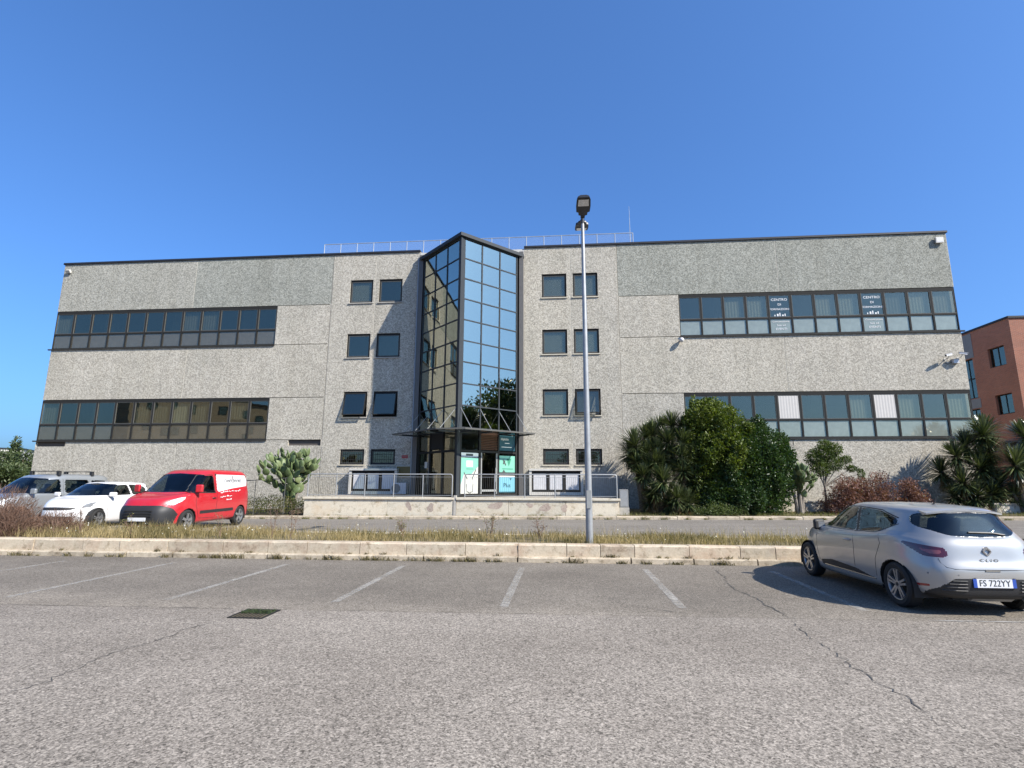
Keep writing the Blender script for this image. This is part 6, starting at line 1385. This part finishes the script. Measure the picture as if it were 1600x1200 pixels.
# --- prickly pears: every pad its own piece
def pad_mesh(L=0.46, W=0.28, T=0.035):
    b = MB(); nu, nv = 14, 7; b.v.append((0, 0, 0))
    for i in range(1, nv):
        t = i/nv; hw = W/2*math.sin(math.pi*t**0.8)**0.75; th = T*math.sin(math.pi*t)**0.6+0.004
        for k in range(nu): a = 2*math.pi*k/nu; b.v.append((hw*math.cos(a), th*math.sin(a), L*t))
    b.v.append((0, 0, L)); last = len(b.v)-1
    for k in range(nu): b.f.append((0, 1+(k+1) % nu, 1+k)); b.f.append((last, last-nu+k, last-nu+(k+1) % nu))
    for i in range(nv-2):
        for k in range(nu): a = 1+i*nu+k; c = 1+i*nu+(k+1) % nu; b.f.append((a, c, c+nu, a+nu))
    me = b.mesh('pad', True); me.materials.append(MT['cactus_pad']); return me
PAD = pad_mesh()
def cactus(base, n0, levels, label, size=1.0, spread=0.9, seed=1, dead=0.0, start=0.25, minz=0.0):
    rnd = random.Random(seed); c = empty('prickly_pear', base, 0, label, 'cactus', 'prickly pear cacti'); cnt = [0]
    stem = MB()
    def grow(p, d, tw, s, lv):
        cnt[0] += 1; z = d.normalized(); x = Vector((math.cos(tw), math.sin(tw), 0)); x = (x-z*x.dot(z)).normalized(); y = z.cross(x); m = Matrix((x, y, z)).transposed()
        o = place(PAD, 'pad', c); o.matrix_local = Matrix.Translation(p) @ m.to_4x4() @ Matrix.Diagonal((s, s*1.1, s, 1))
        if lv <= 0: return
        for k in range(rnd.choice((1, 2, 2, 3))):
            a = rnd.uniform(-0.95, 0.95); q = p+(z*math.cos(a)*0.96+x*math.sin(a)*0.42)*0.45*s
            nd_ = (z*0.75+x*math.sin(a)*1.0+Vector((rnd.gauss(0, 0.35)*spread, rnd.gauss(0, 0.35)*spread, 0.42))).normalized(); grow(q, nd_, tw+rnd.gauss(0, 0.8), s*rnd.uniform(0.82, 1.02), lv-1)
    for k in range(n0):
        a = 2*math.pi*k/n0+rnd.uniform(-0.3, 0.3); lean = rnd.uniform(0.1, 0.55)*spread
        top = Vector((math.cos(a)*lean*0.9, math.sin(a)*lean*0.5, start+rnd.uniform(0, 0.5))); stem.tube([(math.cos(a)*0.08, math.sin(a)*0.08, -0.1), top*0.6, top], [0.10, 0.085, 0.06], 8)
        grow(top-Vector((0, 0, 0.05)), Vector((math.cos(a)*lean, math.sin(a)*lean*0.6, 1.0)).normalized(), rnd.uniform(0, 3.14), size*rnd.uniform(0.9, 1.1), levels)
    stem.build('trunk', 'bark_grey', c, True)
cactus((-7.95, -3.35, gz(-8)), 7, 4, 'large pale green prickly pear left of the terrace', 1.35, 1.1, 44, start=0.5)
cactus((15.5, -2.9, gz(15)), 4, 3, 'dark prickly pear with a woody trunk right of the dark shrub', 1.0, 0.8, 9, start=0.6)

# --- grass and weeds of the near strip
def blades(name, P, H, W, mat, tint, lean=0.35, parent=None):
    n = len(P); az = rng.uniform(0, 2*math.pi, n); sd = np.stack([np.cos(az), np.sin(az), np.zeros(n)], 1); l = rng.normal(0, lean, (n, 2)); H = np.broadcast_to(H, n); W = np.broadcast_to(W, n)
    tip = P+np.stack([l[:, 0]*H, l[:, 1]*H, H], 1); mid = P+np.stack([l[:, 0]*H*0.3, l[:, 1]*H*0.3, H*0.55], 1); w = (W/2)[:, None]
    V = np.stack([P-sd*w, P+sd*w, mid+sd*w*0.75, tip, mid-sd*w*0.75], 1).reshape(-1, 3); i = np.arange(n)*5
    F = np.concatenate([np.stack([i, i+1, i+2], 1), np.stack([i, i+2, i+4], 1), np.stack([i+4, i+2, i+3], 1)])
    return mesh_np(name, V, F, mat, parent, tint=np.repeat(np.broadcast_to(tint, n), 5))
n = 46000
uu = rng.uniform(-13.5, 13.5, n); vv = rng.uniform(0, 1, n); v0 = np.array([kv(u)+0.36 for u in uu]); VV = v0+(-13.7-v0)*vv
den = 0.5+0.5*np.sin(uu*1.7+1)*np.sin(uu*0.63+VV*1.1); keep = rng.random(n) < 0.12+0.88*den**1.4; uu, VV, den = uu[keep], VV[keep], den[keep]
gt = np.clip(0.5+0.28*np.sin(uu*0.9+VV*2.3)+0.25*np.sin(uu*3.1+1.3)*np.sin(VV*2.7)+rng.normal(0, 0.26, len(uu)), 0, 1)
gh = (0.07+0.11*rng.random(len(uu))**1.5+0.07*den*rng.random(len(uu)))*(1+0.75*np.clip((-2.5-uu)/3, 0, 1))
tag(blades('grass', np.stack([uu, VV, np.full(len(uu), 0.31)], 1), gh, 0.011, 'grass_dry', gt), 'dry yellow-green grass growing on the strip behind the kerb', 'grass', kind='stuff')
n = 5200; uu = rng.uniform(-13, 13.5, n); VV = np.array([kv(u) for u in uu])+0.40+rng.random(n)*2.0
gh = 0.16+0.30*rng.random(n)**2
tag(blades('dry_stalks', np.stack([uu, VV, np.full(n, 0.31)], 1), gh, 0.006, 'grass_dry', np.clip(0.8+rng.normal(0, 0.15, n), 0, 1), 0.18), 'thin straw stalks standing above the dry grass', 'grass', kind='stuff')
n = 260; uu = rng.uniform(-12, 13, n); VV = np.array([kv(u) for u in uu])+0.4+rng.random(n)*1.8
P = np.stack([uu, VV, 0.36+rng.uniform(0.08, 0.26, n)], 1); tag(leaves('weed_flowers', P, rng.normal(size=(n, 3)), 0.035, 0.03, 'petal_white', None, rng.random(n)), 'scattered tiny pale flowers among the dry grass', 'flowers', kind='stuff')
# tufts along the joints of the kerb and of the far pavement
def tufts(name, spots, per, h, mat, label, wid=0.012):
    P, Hh = [], []
    for (x, y, z, s) in spots:
        k = int(per*s); P.append(np.stack([x+rng.normal(0, 0.055*s, k), y+rng.normal(0, 0.025, k), np.full(k, z)], 1)); Hh.append(h*s*rng.uniform(0.35, 1.1, k))
    P = np.concatenate(P); tag(blades(name, P, np.concatenate(Hh), wid, mat, np.clip(rng.normal(0.35, 0.25, len(P)), 0, 1), 0.7), label, 'weeds', kind='stuff')
sp = [(u, kv(u)-0.02, 0.0, random.uniform(0.5, 1.5)) for u in [random.uniform(-9, 9) for _ in range(75)]]+[(u, kv(u)+0.07, 0.11, random.uniform(0.4, 0.9)) for u in [random.uniform(-9, 9) for _ in range(22)]]
tufts('kerb_weeds', sp, 30, 0.10, 'twig_weed', 'small weeds in the joints at the foot of the near kerb')
sp = [(u, -4.95, rz(u)+0.0, random.uniform(0.5, 1.4)) for u in [random.uniform(-9, 24) for _ in range(70)]]+[(u, -4.36, rz(u)+0.12, random.uniform(0.4, 1.0)) for u in [random.uniform(-7, 24) for _ in range(50)]]
tufts('pavement_weeds', sp, 26, 0.11, 'leaf_weed', 'small weeds along the pavement edge below the terrace wall')
n = 9000; uu = rng.uniform(7.6, 30, n); VV = rng.uniform(-4.4, -1.0, n); tag(blades('bed_grass', np.stack([uu, VV, np.array([rz(u) for u in uu])+0.12], 1), 0.05+0.13*rng.random(n), 0.014, 'leaf_weed', np.clip(rng.normal(0.25, 0.2, n), 0, 1), 0.5), 'short green grass in the right-hand planting bed', 'grass', kind='stuff')
n = 380; a = rng.uniform(-0.23, 0.23, (n, 2)); a[:, 1] = np.abs(a[:, 1])*0.9-0.02*rng.random(n)
blades('weeds', np.stack([a[:, 0], a[:, 1], np.full(n, 0.004)], 1), 0.01+0.028*rng.random(n), 0.012, 'leaf_far', np.clip(rng.normal(0.2, 0.2, n), 0, 1), 1.2, dr)['kind'] = 'stuff'
# single tall weeds
def tall_weed(x, y, h, mat, label, dense=1.0, seed=0):
    rnd = random.Random(seed); t = empty('tall_weed', (x, y, 0.33), 0, label, 'weed', 'tall weeds on the strip'); b = MB(); C, D = [], []
    for k in range(rnd.choice((2, 3, 4))):
        dx, dy = rnd.gauss(0, 0.12), rnd.gauss(0, 0.08); hh = h*rnd.uniform(0.7, 1.0); p = [(rnd.gauss(0, 0.03), rnd.gauss(0, 0.03), -0.05), (dx*0.5, dy*0.5, hh*0.5), (dx, dy, hh)]; b.tube(p, [0.007, 0.005, 0.002], 5)
        for j in range(int(16*dense)):
            f = rnd.uniform(0.2, 1); q = Vector(p[1]).lerp(Vector(p[2]), (f-0.5)*2) if f > 0.5 else Vector(p[0]).lerp(Vector(p[1]), f*2); e = q+Vector((rnd.gauss(0, 0.06), rnd.gauss(0, 0.05), rnd.uniform(0.02, 0.1)))
            b.tube([q, e], [0.003, 0.0015], 3, False); C += [tuple(e)]*2; D += [(rnd.gauss(0, 1), rnd.gauss(0, 1), 0.5), (rnd.gauss(0, 1), rnd.gauss(0, 1), 0.2)]
    b.build('stem', 'dry_stem', t); leaves('foliage', np.array(C), np.array(D), 0.045, 0.014, mat, t, rng.random(len(C))*0.7)
for i, (x, y, h, m, l) in enumerate([(-6.65, -15.9, 0.75, 'twig_dry', 'tall dry weed before the bumper of the white car'), (-5.35, -15.85, 0.55, 'leaf_weed', 'tall weed before the nose of the red van'), (-2.15, -15.3, 0.85, 'twig_dry', 'tall dry weed right of the red van, left of its pair'), (-1.65, -15.25, 0.85, 'twig_dry', 'tall dry weed right of the red van, right of its pair'),
        (-3.35, -15.5, 0.62, 'leaf_weed', 'green weed under the rear of the red van'), (1.0, -14.8, 0.45, 'leaf_weed', 'small green weed left of the terrace corner post'), (3.2, -14.7, 0.62, 'leaf_weed', 'upright green weed left of the street lamp'), (4.4, -14.6, 0.48, 'twig_dry', 'short dry weed beside the street lamp'), (-7.3, -15.9, 0.6, 'twig_dry', 'dry weed right of the brown bush')]):
    tall_weed(x, y, h, m, l, 1.4, i)
# dry brown bushes at the left edge
def dry_bush(x, y, z, rx, ry, h, n, label, seed):
    t = empty('dry_bush', (x, y, z), 0, label, 'bush', 'dry bushes at the left edge'); C = rng.normal(size=(n, 3)); C = unit(C)*rng.random((n, 1))**0.45; C[:, 2] = np.abs(C[:, 2]); C *= np.array([rx, ry, h]); D = C*0.6+rng.normal(size=(n, 3))*0.35*np.array([1, 1, 0.9])+np.array([0, 0, 0.35])
    leaves('twigs', C, D, 0.20, 0.009, 'twig_dry', t, np.clip(rng.normal(0.45, 0.25, n), 0, 1), 0.1)
    b = MB(); rnd = random.Random(seed)
    for k in range(26):
        a = rnd.uniform(0, 6.28); l = rnd.uniform(0.5, 1.0); e = Vector((math.cos(a)*rx*l*0.8, math.sin(a)*ry*l*0.8, h*rnd.uniform(0.6, 1.12))); b.tube([(0, 0, -0.05), e*0.5+Vector((0, 0, 0.06)), e], [0.012, 0.007, 0.003], 5)
    b.build('stem', 'dry_stem', t)
dry_bush(-8.85, -15.9, 0.3, 0.95, 0.6, 0.72, 5200, 'reddish brown dry bush at the left end of the kerb', 3)
dry_bush(-9.9, -15.0, 0.3, 1.1, 0.7, 1.15, 4200, 'tall grey-brown dry bush before the silver people carrier', 4)
dry_bush(-8.0, -15.2, 0.3, 0.7, 0.5, 0.55, 2000, 'low dry bush before the grille of the white car', 6)

# --- trees far left, and trees across the car park that the glass mirrors
def far_tree(name, loc, w, h, label, mat='leaf_far', n=2600, leaf=0.5, trunk=0.25, shape='round', group=None):
    t = empty(name, loc, 0, label, 'tree', group); cl = []
    if shape == 'spire': cl = [(random.uniform(-0.1, 0.1)*w, 0, h*(0.25+0.68*k/5), w*0.5*(1-0.13*k), w*0.5*(1-0.13*k), h*0.14) for k in range(6)]
    else: cl = [(random.uniform(-0.34, 0.34)*w, random.uniform(-0.3, 0.3)*w, h*random.uniform(0.42, 0.82), w*0.26, w*0.26, h*0.18) for _ in range(9)]
    branches('trunk', (0, 0, 0), [c[:3] for c in cl], trunk, 'bark', t, h*0.3); area = sum(4*math.pi*c[3]*c[5] for c in cl); crown('crown', cl, n/area, leaf, leaf*0.5, mat, t, 0.4, 0.4)
FT = 'trees beyond the left end'
far_tree('far_tree', (-78.3, 46, 0), 2.6, 7.7, 'tall narrow conifer rising above the far trees at the left', 'leaf_far', 2200, 0.4, 0.2, 'spire', FT)
for x, y, w, h, l in ((-76.2, 44, 5, 6.2, 'broad tree against the left end of the building'), (-80.5, 44, 5, 5.6, 'round tree under the tall conifer'), (-58.6, 30, 4.5, 5.2, 'low round tree nearest the left end of the building'), (-62, 31, 5, 4.6, 'low spreading tree behind the silver people carrier'), (-50.5, 21, 4, 3.6, 'small bushy tree beside the left building corner')):
    far_tree('far_tree', (x, y, 0), w, h, l, 'leaf_far', 2600, 0.35, group=FT)
MG = 'trees across the car park'
LB = ['street tree left of the middle across the car park, mirrored in glass', 'tallest street tree across the car park, mirrored in the middle', 'street tree before the grey building across the car park', 'wide street tree right of the grey building across the car park', 'street tree left of the tan block across the car park', 'street tree along the road right of the building, nearest the brick building', 'street tree along the road right of the building, middle of three', 'street tree along the road right of the building, farthest of three']
for i, (x, y, w, h) in enumerate(((-2, -58, 7, 7.5), (8, -64, 8, 9.0), (19, -60, 7, 8.0), (48, -62, 9, 8.5), (-46, -56, 8, 8.0), (49, -12.5, 10, 15.5), (54, -5, 11, 17.0), (62, -9, 13, 18))):
    far_tree('street_tree', (x, y, 0), w, h, LB[i], 'leaf_far', 2200 if i < 5 else 5200, 0.4 if i < 5 else 0.6, group=MG)
pt = empty('palm_tree', (47.5, -10.5, 0), 0, 'tall palm along the road right of the building, mirrored in the tower', 'palm'); MB().tube([(0, 0, -0.2), (0.2, 0, 5), (0.1, 0, 10.2)], [0.32, 0.24, 0.2], 12).build('trunk', 'bark', pt, True)
for k in range(2): o = place(ros[k], 'frond_crown', pt, (0.1, 0, 10.3), (0, 0, k)); o.scale = (3.2, 3.2, 3.0)
